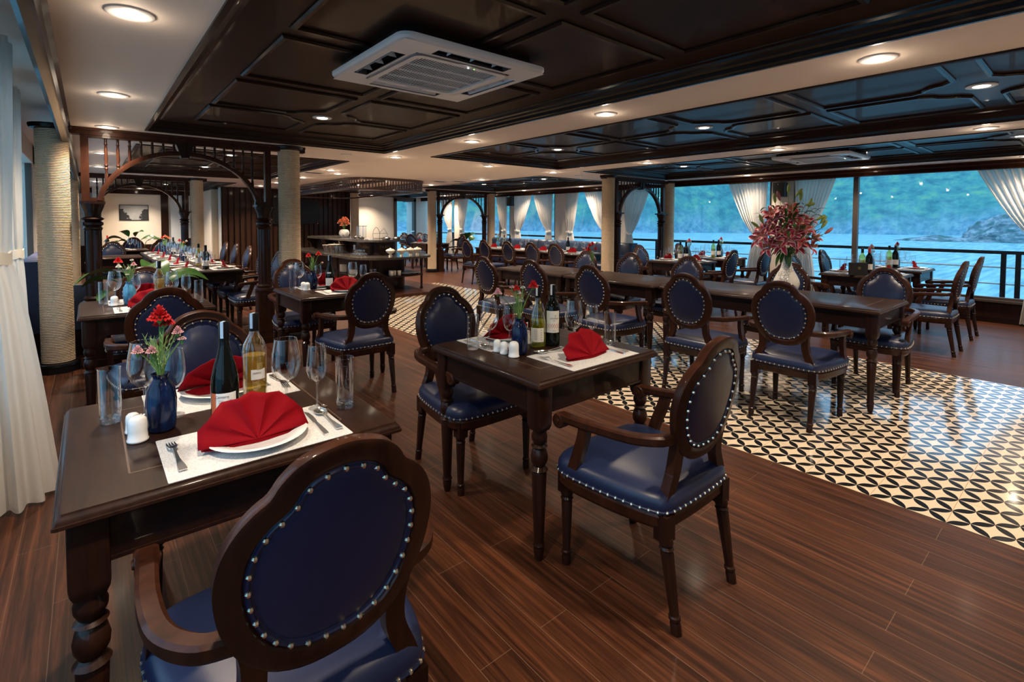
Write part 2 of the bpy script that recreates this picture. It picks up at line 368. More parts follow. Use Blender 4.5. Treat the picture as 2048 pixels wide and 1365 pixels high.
# wooden coffers
def rectloop(x0, y0, x1, y1, z): return [(x0, y0, z), (x1, y0, z), (x1, y1, z), (x0, y1, z)]
tn = 0
for ci, (x0, y0, x1, y1) in enumerate(COF):
    struct('ceiling', MB().box(x0-.02, y0-.02, ZR, x1+.02, y1+.02, ZR+.02), WOODC)
    mb = MB(); prof = [(-.03, ZC-.012), (.012, ZC-.014), (.02, ZC-.002), (.04, ZC+.004), (.045, ZC+.026), (.075, ZC+.036), (.085, ZC+.05), (.115, ZC+.058), (.125, ZR-.012), (.165, ZR-.006), (.17, ZR+.005), (-.03, ZR+.005)]
    rings = [rectloop(x0+d*.6, y0+d*.6, x1-d*.6, y1-d*.6, z) for d, z in prof]
    mb.loft(rings+[rings[0]], True, False); tn += 1
    struct('trim_%d' % tn, mb, WOOD, sharp=20)
    # panel mouldings
    xc = (x0+x1)/2; pans = []
    if ci in (0, 1, 2):
        bands = [(4.75, 5.52, 'lo'), (3.78, 4.62, 'hi'), (2.74, 3.62, 'lo'), (1.70, 2.58, 'hi'), (.70, 1.55, 'lo'), (-.30, .52, 'hi'), (-1.3, -.45, 'lo')]
    else:
        L = y1-y0; m_ = (y0+y1)/2
        q = L/4; bands = [(y0+.3, y0+q-.06, 'hi'), (y0+q+.06, y0+2*q-.06, 'lo'), (y0+2*q+.06, y0+3*q-.06, 'hi'), (y0+3*q+.06, y1-.3, 'lo')]
    mb = MB()
    for ya, yb, cut in bands:
        if yb-ya < .2: continue
        for sx in (-1, 1):
            xa, xb = (x0+.34, xc-.07) if sx < 0 else (xc+.07, x1-.34)
            xi = xb if sx < 0 else xa; xo = xa if sx < 0 else xb; yc = yb if cut == 'hi' else ya; yo = ya if cut == 'hi' else yb
            r = .26; sg = -1 if cut == 'hi' else 1
            if ci == 0 and cut in ('hi', 'lo') and (abs(yc-2.66) < .15): r = .02
            path = [(xo, yo), (xo, yc), (xi+sx*r, yc)]
            for k in range(1, 6):
                a = PI/2*k/6
                path.append((xi+sx*r*(1-math.sin(a)) if False else xi+sx*r*math.cos(a)*.75, yc+sg*r*math.sin(a)*.75))
            path += [(xi, yc+sg*r), (xi, yo)]
            # drop duplicates, densify straights
            pp = [Vector((p[0], p[1], ZR)) for p in path]
            mb2 = MB(); sec = [(-.018, .004), (-.018, -.008), (-.008, -.018), (.008, -.018), (.018, -.008), (.018, .004)]
            rings = []
            N = len(pp)
            for i in range(N):
                a = (pp[i]-pp[i-1]).normalized(); b = (pp[(i+1) % N]-pp[i]).normalized(); na = Vector((-a.y, a.x, 0)); nb = Vector((-b.y, b.x, 0)); mnorm = (na+nb)
                mnorm = mnorm/max(.35, mnorm.dot(na)) if mnorm.length > .1 else na
                rings.append([tuple(pp[i]+mnorm*s_+Vector((0, 0, z_))) for s_, z_ in sec])
            mb.loft(rings, True, False, loop=True)
    tn += 1; struct('trim_%d' % tn, mb, WOOD, sharp=20)
# fascias along both sides
def fascia(x, sgn, y0, y1, zb):
    prof = [(0, ZC+.15), (0, ZC-.0), (-.028, ZC-.004), (-.030, ZC-.016), (-.014, ZC-.022), (-.020, ZC-.034), (-.004, ZC-.040), (-.004, ZC-.062), (-.016, ZC-.068), (-.006, ZC-.076), (-.018, ZC-.090), (-.006, zb+.022), (-.016, zb+.014), (-.012, zb), (.03, zb-.004), (.05, zb+.01), (.05, ZC+.15)]
    return MB().loft([[(x+sgn*-(-a) if False else x+sgn*a, y, z) for a, z in prof] for y in (y0, y1)])
tn += 1; struct('trim_%d' % tn, fascia(-.13, -1, YB, YF, 2.10), WOOD, sharp=20)
tn += 1; struct('trim_%d' % tn, fascia(9.53, 1, YB, YF, 2.13), WOODR, sharp=20)
# right window wall
PIERS = [(-2.6, -2.2), (-.35, .35), (3.67, 4.05), (7.35, 7.7), (9.2, 9.7), (11.3, 11.6), (14.2, 14.6), (17.4, 18.0)]
mb = MB().box(XW-.06, YB, 0, XW+.12, YF, .29); struct('wall_right', mb, WOODV)
mb = MB()
for a, b in PIERS: mb.box(XW-.03, a, .29, XW+.12, b, 2.42)
mb.box(XW-.0, YB, 2.2, XW+.12, YF, 2.42)
struct('wall_right_piers' if False else 'wall_right', mb, WALLW)
tn += 1; struct('trim_%d' % tn, MB().box(XW-.09, YB, .285, XW+.12, YF, .315), BRONZE)
struct('baseboard_right', MB().box(XW-.085, YB, 0, XW-.06, YF, .08), WOOD)
wn = 0
MULL = {1: [2.0], 2: [2.75], 3: [5.9], 4: [], 5: [], 6: [12.1], 7: []}
for i in range(len(PIERS)-1):
    a, b = PIERS[i][1], PIERS[i+1][0]; wn += 1
    w = empty('window_%d' % wn, None, None); w['kind'] = 'structure'
    f = MB(); ys = [a]+([2.72] if i == 1 else [12.1] if i == 5 else [16.0] if i == 6 else [])+[b]
    for y in ys: f.box(XW-.02, y-.035, .31, XW+.06, y+.035, 2.2)
    f.box(XW-.02, a, .31, XW+.06, b, .35); f.box(XW-.02, a, 2.16, XW+.06, b, 2.2)
    f.build('window_frame', BRONZE, w)
    MB().add([(XW+.02, a, .33), (XW+.02, b, .33), (XW+.02, b, 2.18), (XW+.02, a, 2.18)], [(0, 1, 2, 3)]).build('pane', PANE, w)
# left window wall
LP = [(-2.6, -1.2), (2.2, 2.9), (5.9, 6.5), (9.4, 9.9), (12.6, 13.1), (16.6, 18.0)]
struct('wall_left', MB().box(XL-.12, YB, 0, XL, YF, .5), WOODV)
mb = MB()
for a, b in LP: mb.box(XL-.12, a, .5, XL, b, 2.42)
mb.box(XL-.12, YB, 2.15, XL, YF, 2.42); struct('wall_left', mb, WALLW)
for i in range(len(LP)-1):
    a, b = LP[i][1], LP[i+1][0]; wn += 1
    w = empty('window_%d' % wn, None, None); w['kind'] = 'structure'
    f = MB()
    for y in (a+.02, (a+b)/2, b-.02): f.box(XL-.08, y-.03, .5, XL-.02, y+.03, 2.15)
    f.box(XL-.08, a, .5, XL-.02, b, .54); f.build('window_frame', BRONZE, w)
    MB().add([(XL-.05, a, .5), (XL-.05, b, .5), (XL-.05, b, 2.15), (XL-.05, a, 2.15)], [(0, 1, 2, 3)]).build('pane', PANE, w)
# rear wall behind the viewpoint
mb = MB().box(XL-.12, YB-.1, 0, 9.85, YB, .5).box(XL-.12, YB-.1, 2.1, 9.85, YB, 2.5).box(XL-.12, YB-.1, .5, 9.85, YB, 2.1)
struct('wall_back', mb, WALLW)
# far walls
YS = 14.6
mb = MB().box(2.62, YS+.03, 0, 6.0, YS+.12, 2.25); struct('wall_front', mb, WOODV)
mb = MB(); x = 2.64
while x < 5.95: mb.box(x, YS-.01, 0, x+.09, YS+.04, 2.25); x += .135
struct('wall_front', mb, SLAT)
struct('wall_front', MB().box(2.62, YS+.1, 0, 2.74, 17.7, 2.25), WALLW)
struct('wall_front', MB().box(5.9, YS+.1, 0, 6.0, 16.6, 2.25), WALLW)
mb = MB().box(XL, 17.7, 0, 1.62, 17.8, 2.25).box(6.0, 16.6, 0, 8.42, 16.7, 2.25).box(.1, 17.0, 0, .28, 17.75, 2.25); struct('wall_front', mb, WALLW)
mb = MB().box(1.62, 17.66, 0, 1.80, 17.8, 2.25).box(2.14, 17.66, 0, 2.26, 17.8, 2.25).box(XL, 17.64, 0, 2.7, 17.7, .70).box(XL, 17.62, 2.12, 2.7, 17.72, 2.25)
struct('wall_front', mb, WOODV)
struct('wall_front', MB().box(1.80, 17.72, .7, 2.7, 17.8, 2.2), WALLB)
# glazed end door beside the white wall
d = empty('door_1', None, None); d['kind'] = 'structure'
MB().box(8.42, 16.55, 0, 8.52, 16.7, 2.2).box(9.2, 16.55, 0, 9.3, 16.7, 2.2).box(8.42, 16.55, 2.1, 9.3, 16.7, 2.25).box(8.5, 16.58, 0, 9.2, 16.66, .2).build('door_frame', BRONZE, d)
MB().add([(8.52, 16.62, .2), (9.2, 16.62, .2), (9.2, 16.62, 2.1), (8.52, 16.62, 2.1)], [(0, 1, 2, 3)]).build('pane', PANE, d)
MB().box(9.08, 16.52, 1.0, 9.2, 16.56, 1.03).build('door_handle', CHROME, d)
struct('wall_front', MB().box(9.3, 16.6, 0, 9.85, 16.7, 2.42), WALLW)
# ---------------------------------------------------------------- outdoors
mb = MB().box(-600, -900, -2.62, 900, 900, -2.6); tag(mb.build('sea', SEA), 'blue rippled sea water outside the windows, below the railing', 'water', kind='stuff')
def hill(cx, cyy, rx, ry, hmax, name, label, a0=0, a1=2*PI, seed=1):
    rnd = random.Random(seed); nx, ny = 90, 26; vs = []
    ph = [rnd.uniform(0, 6.3) for _ in range(8)]
    for j in range(ny+1):
        v = j/ny
        for i in range(nx+1):
            a = a0+(a1-a0)*i/nx; wob = 1+.05*math.sin(5*a+ph[0])+.03*math.sin(13*a+ph[1])+.012*math.sin(37*a+ph[2])
            rr = 1+v*.75; hgt = hmax*(math.sin(min(1, v*1.15)*PI/2)**.8)*(1+.16*math.sin(6*a+ph[3])+.08*math.sin(17*a+ph[4])*v+.04*math.sin(41*a+ph[5]+v*9))
            vs.append((cx+rx*wob*rr*math.cos(a), cyy+ry*wob*rr*math.sin(a), -2.7+hgt+rnd.uniform(-1, 1)*.9*(v > .02)))
    fs = [(j*(nx+1)+i, j*(nx+1)+i+1, (j+1)*(nx+1)+i+1, (j+1)*(nx+1)+i) for j in range(ny) for i in range(nx)]
    o = MB().add(vs, fs).build(name, HILL, sharp=80); tag(o, label, 'hillside'); return o
hill(0, 0, 205, 215, 62, 'hillside', 'steep blue-green forested mountainside across the water on the right', -.5, 1.75, 3)
ROCK = mat('pale coastal rock', (.3, .36, .40), .9); t = NT(ROCK); n = t.noise(t.coords((1, 1, 2.2)), .35, 7, .7)
t.col(t.ramp(n, [(.34, (.05, .17, .12)), (.46, (.12, .20, .24)), (.55, (.30, .38, .42)), (.7, (.52, .55, .56))]))
def cliff(cx, cyy, rx, ry, h, label, seed):
    rnd = random.Random(seed); n_, m2 = 60, 22; ph = [rnd.uniform(0, 6.3) for _ in range(6)]; rings = []
    for j in range(m2+1):
        v = j/m2; rad = 1-v**1.6*.98; ring = []
        for i in range(n_):
            a = 2*PI*i/n_; w = 1+.16*math.sin(3*a+ph[0])+.10*math.sin(7*a+ph[1]+3*v)+.07*math.sin(13*a+ph[2]-5*v)+rnd.uniform(-.04, .04)
            ring.append((cx+rx*rad*w*math.cos(a), cyy+ry*rad*w*math.sin(a), -2.7+h*v*(1+.12*math.sin(4*a+ph[3]))+rnd.uniform(-.02, .02)*h))
        rings.append(ring)
    tag(MB().loft(rings).build('rock_cliff', ROCK, sharp=25), label, 'rock')
cliff(150, -2, 14, 20, 15, 'pale grey rocky cliff by the water, seen past the far right curtain', 5)
cliff(141, 24, 2.2, 7, 1.3, 'low grey rock shelf in the water before the cliff', 6)
# deck railing outside the right windows
rl = empty('deck_railing', 'dark handrail with pale lower rails outside the right-hand windows', 'railing', (10.7, 0, 0))
MB().box(-.03, -3, .915, .05, 18, .965).build('handrail', BLACKM, rl)
for z in (.71, .455, .21): MB().tube([(0, -3, z), (0, 18, z)], .011, 8).build('rail', PLAST, rl)
y = -2.2
while y < 18:
    for q in (0, .16): MB().box(-.02, y+q-.03, -.3, .03, y+q+.03, .92).build('post', BLACKM, rl)
    y += 3.07
struct('floor', MB().box(9.84, -3, -.3, 11.0, 18, -.25), BLACKM)

# ================================================================= LIGHTS
def downlight_proto():
    r = empty('downlight', '', 'ceiling light')
    mb = MB().lathe([(.045, -.002), (.075, -.006), (.085, -.002), (.085, .004), (.05, .004)], 24, caps=False); mb.build('trim_ring', PLAST, r)
    MB().lathe([(.001, -.004), (.045, -.004), (.05, .002), (.001, .004)], 24).build('lens', LIT, r)
    return r
DL = downlight_proto()
def spot(loc, w):
    l = bpy.data.lights.new('downlight_beam', 'SPOT'); l.energy = w; l.color = LAMP_COL; l.spot_size = math.radians(126); l.spot_blend = 1.0; l.shadow_soft_size = .05
    return l
BEAM = spot(None, LAMP_W); BEAM_FAR = spot(None, LAMP_W*1.9)
FILL = bpy.data.lights.new('downlight_fill', 'POINT'); FILL.energy = 0.9; FILL.color = LAMP_COL; FILL.shadow_soft_size = .03  # added point light under each flush downlight, brightens the ceiling around it
rows = [('left ceiling strip', .155, [(-1.0), .85, 2.65, 4.43, 6.0, 8.35, 10.5, 12.5, 14.6], ZC), ('strip between first and second coffers', 3.18, [-1.0, .81, 2.62, 4.45, 6.21, 8.56], ZC),
        ('strip between second and third coffers', 6.24, [-1.0, .75, 2.55, 4.36, 6.3, 8.38, 10.39, 12.5], ZC), ('window side ceiling strip', 9.24, [-1.0, .7, 2.48, 4.3, 6.05, 8.35, 10.46, 12.4, 14.5], ZC),
        ('first coffer', 1.665, [4.68, .62], ZR), ('second coffer', 4.72, [-1.0, .60, 2.64, 4.68], ZR), ('third coffer', 7.735, [.65, 4.68], ZR), ('flat ceiling before buffet', 4.78, [6.25], ZC),
        ('far left coffer', 1.6, [8.2, 10.3, 14.0, 16.0], ZR), ('far right coffer', 7.735, [8.1, 10.3, 14.2], ZR), ('ceiling inside the buffet canopy', 4.8, [9.75, 11.2, 12.6], ZC), ('ceiling along the canopy side', 3.5, [9.1], ZC), ('left passage before the slatted wall', 3.3, [10.4, 12.2, 13.6], ZC), ('ceiling before the far white walls, added to brighten them', 1.1, [16.95], ZC), ('ceiling before the white wall behind the buffet, added to brighten it', 7.3, [16.0], ZC)]  # rows before the far white walls are added to brighten those walls
ORD = ['nearest', 'second nearest', 'third nearest', 'fourth nearest', 'fifth', 'sixth', 'seventh', 'eighth', 'ninth']
for nm, x, ys, z in rows:
    k = 0
    for y in ys:
        if y < -.5: lab = 'round white downlight just beyond the frame in the %s' % nm
        else: lab = 'glowing round downlight in the %s, %s' % (nm, ORD[k] + ' of its row' if len(ys) > 1 else 'alone'); k += 1
        o = place(DL, lab, (x, y, z-.004), 0, 'recessed ceiling downlights')
        lo = bpy.data.objects.new('downlight_beam', BEAM_FAR if y > 6.1 else BEAM); COL.objects.link(lo); lo.parent = o; lo.location = (0, 0, -.02)
        if z == ZC: lg = bpy.data.objects.new('downlight_fill', FILL); COL.objects.link(lg); lg.parent = o; lg.location = (0, 0, -.045)

# air conditioner cassette
def cassette(x, y, label):
    r = empty('air_conditioner', label, 'air conditioner', (x, y, 2.262))
    h = .475
    mb = MB(); a = rrect(-h, -h, h, h, .07, 6)
    def rg(s, z): return [(p[0]*s, p[1]*s, z) for p in a]
    # face ring with four slot openings: built from bars
    mb.loft([rg(.62, .0), rg(.655, -.012), rg(.66, -.012)], True, False)
    mb.loft([rg(.95, -.006), rg(.985, .0), rg(1, .012), rg(1, .028), rg(.9, .032)], True, False)
    i0, i1, o0 = .31, .36, .455
    s0 = -.20
    for q in range(4):
        c_, s_ = (1, 0, -1, 0)[q], (0, 1, 0, -1)[q]
        def T(u, v, z): return (u*c_-v*s_, u*s_+v*c_, z)
        zz = -.006
        P_ = [(-i0, -i0), (i0, -i0), (-.24, -.335), (.24, -.335), (-.24, -.415), (.24, -.415), (-o0, -o0), (o0, -o0)]
        mb.add([T(u, v, zz) for u, v in P_], [(0, 1, 3, 2), (0, 2, 4, 6), (1, 7, 5, 3), (4, 5, 7, 6)])
    mb.build('front_panel', PLAST, r)
    for q in range(4):
        R = Matrix.Rotation(q*PI/2, 4, 'Z')
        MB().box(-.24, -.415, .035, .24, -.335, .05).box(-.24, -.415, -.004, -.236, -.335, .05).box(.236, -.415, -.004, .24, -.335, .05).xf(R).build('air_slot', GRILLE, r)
        m2 = MB()
        m2.loft([[(-.235, -.40+.03*t_, -.004+.03*t_*(2-t_)) for t_ in (0, .33, .66, 1)]+[(-.235, -.40+.03*t_, .0+.03*t_*(2-t_)) for t_ in (1, .66, .33, 0)],
                 [(.235, -.40+.03*t_, -.004+.03*t_*(2-t_)) for t_ in (0, .33, .66, 1)]+[(.235, -.40+.03*t_, .0+.03*t_*(2-t_)) for t_ in (1, .66, .33, 0)]]).xf(R)
        for u in (-.15, 0, .15): m2.add([tuple(R @ Vector(p)) for p in ((u, -.41, .0), (u, -.34, .0), (u, -.36, .035), (u, -.405, .035))], [(0, 1, 2, 3)])
        m2.build('louvre', PLAST, r)
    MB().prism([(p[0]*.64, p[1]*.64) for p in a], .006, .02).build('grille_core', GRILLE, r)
    mb = MB()
    mb.loft([[(p[0]*.64, p[1]*.64, -.013) for p in a], [(p[0]*.56, p[1]*.56, -.013) for p in a], [(p[0]*.56, p[1]*.56, .0) for p in a], [(p[0]*.64, p[1]*.64, .0) for p in a]], True, False)
    g = .262; x_ = -g
    while x_ < g: mb.box(x_, -g, -.006, x_+.0045, g, -.004); x_ += .0165
    for yy in (-.13, 0, .13): mb.box(-g, yy-.004, -.011, g, yy+.004, -.004)
    mb.build('intake_grille', PLAST, r)
    MB().box(-.05, .283, -.0135, .07, .296, -.0125).build('maker_plate', PLASTG, r)
    MB().ball((.03, -.285, -.013), .005).build('white_indicator', LEDW, r); MB().ball((.07, -.285, -.013), .004).build('green_indicator', LEDG, r)
    hh = .44; MB().loft([[(sx*hh*k, sy_*hh*k, z) for sx, sy_ in ((-1, -.8), (-.8, -1), (.8, -1), (1, -.8), (1, .8), (.8, 1), (-.8, 1), (-1, .8))] for k, z in ((1, .03), (1, .075))]).build('mounting_collar', WOOD, r)
cassette(1.62, 2.63, 'white square ceiling cassette air conditioner, the large near one')
cassette(7.74, 2.60, 'white ceiling cassette air conditioner near the right windows, smaller in view')
tag(MB().lathe([(.075, 0), (.075, -.012), (.05, -.022), (.03, -.04), (.001, -.045)], 24).build('smoke_detector', PLAST, None, (4.55, 6.0, ZC)), 'white domed smoke detector on the flat ceiling before the buffet', 'smoke detector')
for x, y, l in ((2.58, 6.4, 'small round ceiling speaker disc beside the second rope column'), (7.0, 6.4, 'small round ceiling disc beside the right rope column')):
    tag(MB().lathe([(.07, 0), (.07, -.008), (.05, -.01), (.001, -.01)], 20).build('ceiling_disc', PLAST, None, (x, y, ZC)), l, 'ceiling speaker')
for x, y, l, a in ((3.1, 9.2, 'slim dark air vent in the ceiling left of the canopy', .2), (5.84, 9.36, 'slim ceiling air vent right of the canopy, the nearer to it', -.3), (6.15, 9.07, 'slim ceiling air vent near the far coffer', .3)):
    v_ = empty('air_vent', l, 'air vent', (x, y, ZC), 0)
    MB().box(-.17, -.09, -.006, .17, .09, 0).build('frame', PLAST, v_); m_ = MB()
    for q in range(5): m_.box(-.14, -.065+q*.028, -.008, .14, -.05+q*.028, -.006)
    m_.build('slats', BLACKM, v_)

# ================================================================= COLUMNS AND ARCHES
def rope_column():
    r = empty('rope_column', '', 'column'); prof = []; z = .09
    while z < 2.205: prof += [(.112, z), (.1185, z+.0035), (.120, z+.0075), (.1185, z+.0115)]; z += .015
    prof.append((.112, z)); MB().lathe(prof, 36).build('rope_shaft', ROPE, r, sharp=89)
    MB().prism([(.165*math.cos(PI/8+k*PI/4), .165*math.sin(PI/8+k*PI/4)) for k in range(8)], 0, .05).lathe([(.15, .05), (.155, .06), (.15, .08), (.125, .09)], 32).build('base', BLACK, r)
    MB().lathe([(.125, 2.205), (.15, 2.212), (.16, 2.235), (.16, 2.25)], 32).build('cap', WOOD, r)
    return r
RC = rope_column()
for x, y, l in ((-.235, 6.2, 'thick rope-wound column at the left wall before the near arch'), (1.81, 6.2, 'rope-wound column right of the near left arch'), (7.44, 6.05, 'rope-wound column left of the right-hand arch'),
                (9.44, 6.05, 'rope-wound column right of the right-hand arch, by the window'), (-.235, 12.1, 'rope-wound column at the left wall beside the second arch'), (1.72, 12.1, 'rope-wound column right of the second left arch'),
                (7.17, 11.9, 'slim rope column left of the far arch beyond the buffet'), (9.2, 11.9, 'rope column right of the far arch'), (2.6, 15.2, 'rope column at the left end of the slatted wall'), (6.0, 14.3, 'rope column behind the buffet between slats and white wall')):
    place(RC, l, (x, y, 0), 0, 'rope-wound columns')
def arch(xa, xb, y, label, lxa, lxb):
    r = empty('wooden_arch', label, 'arch', (0, y, 0))
    for x in (xa, xb):
        p = MB().prism(rrect(x-.10, -.10, x+.10, .10, .01, 2), 0, .07).prism(rrect(x-.085, -.085, x+.085, .085, .01, 2), .07, .58)
        p.box(x-.06, -.09, .13, x+.06, -.084, .52)
        p.lathe([(.095, .58), (.10, .60), (.095, .62), (.08, .63), (.085, .65), (.07, .67)], 16, (x, 0, 0)); p.build('pedestal', WOODV, r)
        n_ = 24; rings = []
        for z in (.66, .68, 1.28, 1.3):
            rings.append([(x+(.066 if k % 2 else .060)*math.cos(2*PI*k/n_), (.066 if k % 2 else .060)*math.sin(2*PI*k/n_), z) for k in range(n_)])
        MB().loft(rings).build('shaft', WOODV, r, sharp=15)
        MB().lathe([(.066, 1.29), (.075, 1.31), (.062, 1.33), (.08, 1.345), (.08, 1.365), (.06, 1.38), (.09, 1.40), (.062, 1.42), (.066, 1.46), (.085, 1.51), (.092, 1.54)], 24, (x, 0, 0)).prism(rrect(x-.095, -.095, x+.095, .095, .01, 2), 1.54, 1.565).build('capital', WOODV, r)
        o = -.045 if x == xa else .045
        MB().box(x+o-.03, -.035, 1.565, x+o+.03, .035, 2.19).build('upper_post', WOODR, r)
        s = 1 if x == xa else -1
        MB().box(min(x+o, x+s*.09), -.03, 1.565, max(x+o, x+s*.09), .03, 1.60).build('foot_rail', WOODR, r)
    MB().box(lxa, -.05, 2.185, lxb, .05, 2.25).box(lxa, -.065, 2.225, lxb, .065, 2.25).box(xa-.05, -.04, 2.165, xb+.05, .04, 2.19).build('top_beam', WOODR, r)
    xm = (xa+xb)/2; H = 2.075; z0 = 1.575; hw = (xb-xa)/2-.06
    def az(u): u = min(1, abs(u)); return z0+(H-z0)*(1-u**2.15)**.62
    N = 30
    pts = []
    for k in range(N+1):
        th = PI*k/N; u = -math.cos(th); pts.append((xm+hw*u, 0, az(u)))
    MB().sweep(pts, [(-.035, -.022), (.035, -.022), (.038, 0), (.035, .022), (-.035, .022), (-.038, 0)], up=(0, .01, 1)).build('arch_rail', WOODR, r)
    MB().loft([[(xm-.035, -.045, 2.03), (xm+.035, -.045, 2.03), (xm+.035, .045, 2.03), (xm-.035, .045, 2.03)], [(xm-.085, -.055, 2.19), (xm+.085, -.055, 2.19), (xm+.085, .055, 2.19), (xm-.085, .055, 2.19)]]).box(xm-.02, -.06, 2.04, xm+.02, .06, 2.19).build('keystone', WOOD, r)
    n_ = 16
    for k in range(1, n_):
        x = xa+.02+(xb-xa-.04)*k/n_
        if abs(x-xm) < .09: continue
        zb = az((x-xm)/hw)+.015 if abs(x-xm) < hw else 1.6; zt = 2.17; L = zt-zb
        prof = [(.011, 0), (.011, .05), (.015, .06), (.010, .07), (.013, .10), (.0165, .20), (.010, .24), (.017, .26), (.010, .275), (.016, .29), (.010, .31), (.014, .36), (.0155, .42), (.010, .47), (.015, .485), (.010, .50), (.010, .62)]
        pr_ = [(a, zt-b) for a, b in prof if b < L-.002]+[(.010, zb)]
        MB().lathe(pr_, 10, (x, 0, 0)).build('spindle', WOODR, r)
arch(.035, 1.53, 6.2, 'dark carved wooden arch with spindles, large one at the left', -.3, 1.98)
arch(7.72, 9.17, 6.05, 'dark wooden spindle arch at the right before the blue windows', 7.28, 9.6)
arch(.035, 1.50, 12.1, 'smaller spindle arch seen through the near left arch', -.3, 1.9)
arch(7.42, 8.95, 11.9, 'dark wooden spindle arch right of the buffet, far back', 7.0, 9.35)

# ================================================================= CURTAINS
def curtain(yp, yo, x, label, cat='curtain', seed=0, cinch=1.12, zt=2.16, tie=True):
    """yp: pier side, yo: outer edge at the top"""
    rnd = random.Random(seed); r = empty('curtain', label, cat, (x, yp, 0)); s = 1 if yo > yp else -1; Wd = abs(yo-yp)
    nu, nz = 90, 34; vs = []
    for j in range(nz+1):
        v = j/nz; z = zt+(0.03-zt)*v; d = (z-cinch)
        if d > 0: k = (d/(zt-cinch))**.72; w0 = .06*(1-k); w1 = .22+(Wd-.22)*k
        else: k = (-d/cinch)**.6; w0 = .06-.07*k; w1 = .22+.18*k
        amp = .012+.026*min(1, abs(d)*3)
        for i in range(nu+1):
            u = i/nu; yy = w0+(w1-w0)*u; a = u*2*PI*11+.6*math.sin(u*9+seed)+v*.7
            vs.append((-amp+amp*math.sin(a)+.006*math.sin(a*2.3+v*5), s*yy, z))
    fs = [(j*(nu+1)+i, j*(nu+1)+i+1, (j+1)*(nu+1)+i+1, (j+1)*(nu+1)+i) for j in range(nz) for i in range(nu)]
    MB().add(vs, fs).build('drape', SHEER, r, sharp=80, recalc=False)
    MB().sweep([(-.05+.0*k, s*(.04+.2*k/8), cinch+.015*math.sin(k*.8)) for k in range(9)], [(-.012, -.018), (.012, -.018), (.012, .018), (-.012, .018)]).build('tieback', CLOTH, r)
cl = [(3.62, 2.97, 'white swagged curtain right of the lily vase, tied to the pier'), (4.08, 4.82, 'white swagged curtain left of the lily vase, tied to the pier'),
      (.35, 1.24, 'white curtain at the far right edge beside the window'), (7.34, 6.6, 'white curtain seen through the right-hand arch'),
      (7.7, 8.55, 'white curtain left of the right rope column, slanting left'), (9.2, 8.75, 'white curtain right of the wide tan pier by the banquette'), (9.7, 10.45, 'white curtain left of the wide tan pier by the banquette'),
      (11.28, 10.5, 'white curtain right of the wall speaker above the banquette'), (11.62, 12.1, 'white curtain left of the wall speaker above the banquette'),
      (14.2, 13.6, 'white curtain right of the far pier, through the far arch'), (14.6, 15.3, 'white curtain left of the far pier'), (17.3, 16.75, 'white curtain beside the glazed end door')]
for k, (a, b, l) in enumerate(cl): curtain(a, b, XW-.10, l, seed=k)
def bundle(x, y, label, top, mid, bot, zt, zc, seed=0):
    r = empty('curtain', label, 'curtain', (x, y, 0)); nu, nz = 110, 40; vs = []
    for j in range(nz+1):
        z = zt+(.02-zt)*j/nz
        if z > zc: k = ((z-zc)/(zt-zc))**.6; rx = mid[0]+(top[0]-mid[0])*k; ry = mid[1]+(top[1]-mid[1])*k; oy = top[2]*k; ox = 0
        else: k = ((zc-z)/zc)**.7; rx = mid[0]+(bot[0]-mid[0])*k; ry = mid[1]+(bot[1]-mid[1])*k; oy = bot[2]*k; ox = bot[3]*k
        for i in range(nu+1):
            a = 2*PI*i/nu; f = 1+(.10+.05*abs(z-zc))*math.sin(a*13+seed+.5*math.sin(a*3))*(.4 if abs(z-zc) < .05 else 1)
            vs.append((ox+rx*f*math.cos(a), oy+ry*f*math.sin(a), z))
    fs = [(j*(nu+1)+i, j*(nu+1)+i+1, (j+1)*(nu+1)+i+1, (j+1)*(nu+1)+i) for j in range(nz) for i in range(nu)]
    MB().add(vs, fs).build('drape', SHEERL, r, sharp=80, recalc=False)
    MB().sweep([(1.1*mid[0]*math.cos(a), 1.1*mid[1]*math.sin(a), zc+.006*math.sin(5*a)) for a in [2*PI*k/24 for k in range(24)]], [(-.006, -.03), (.006, -.03), (.006, .03), (-.006, .03)], closed=True).build('tieback', CLOTH, r)
bundle(-.36, 3.52, 'tall white gathered curtain at the left edge of the room', (.07, .30, .15), (.055, .17), (.15, .24, -.02, .05), 2.30, 1.20)
bundle(-.40, 4.95, 'narrow pale blue-lit curtain just before the left rope column', (.05, .20, 0), (.04, .10), (.07, .16, 0, 0), 2.30, 1.15, 2)
# wall speakers on the piers
for y, l in ((3.86, 'black wall speaker on the pier behind the lilies'), (11.45, 'black wall speaker above the banquette'), (7.55, 'small dark wall speaker seen through the right-hand arch')):
    s_ = empty('wall_speaker', l, 'speaker', (XW-.14, y, 1.98)); MB().prism(rrect(-.08, -.10, .08, .10, .02, 3), -.13, .13).build('cabinet', BLACKM, s_)
    MB().ball((-.085, 0, .09), .008).build('badge', CHROME, s_)

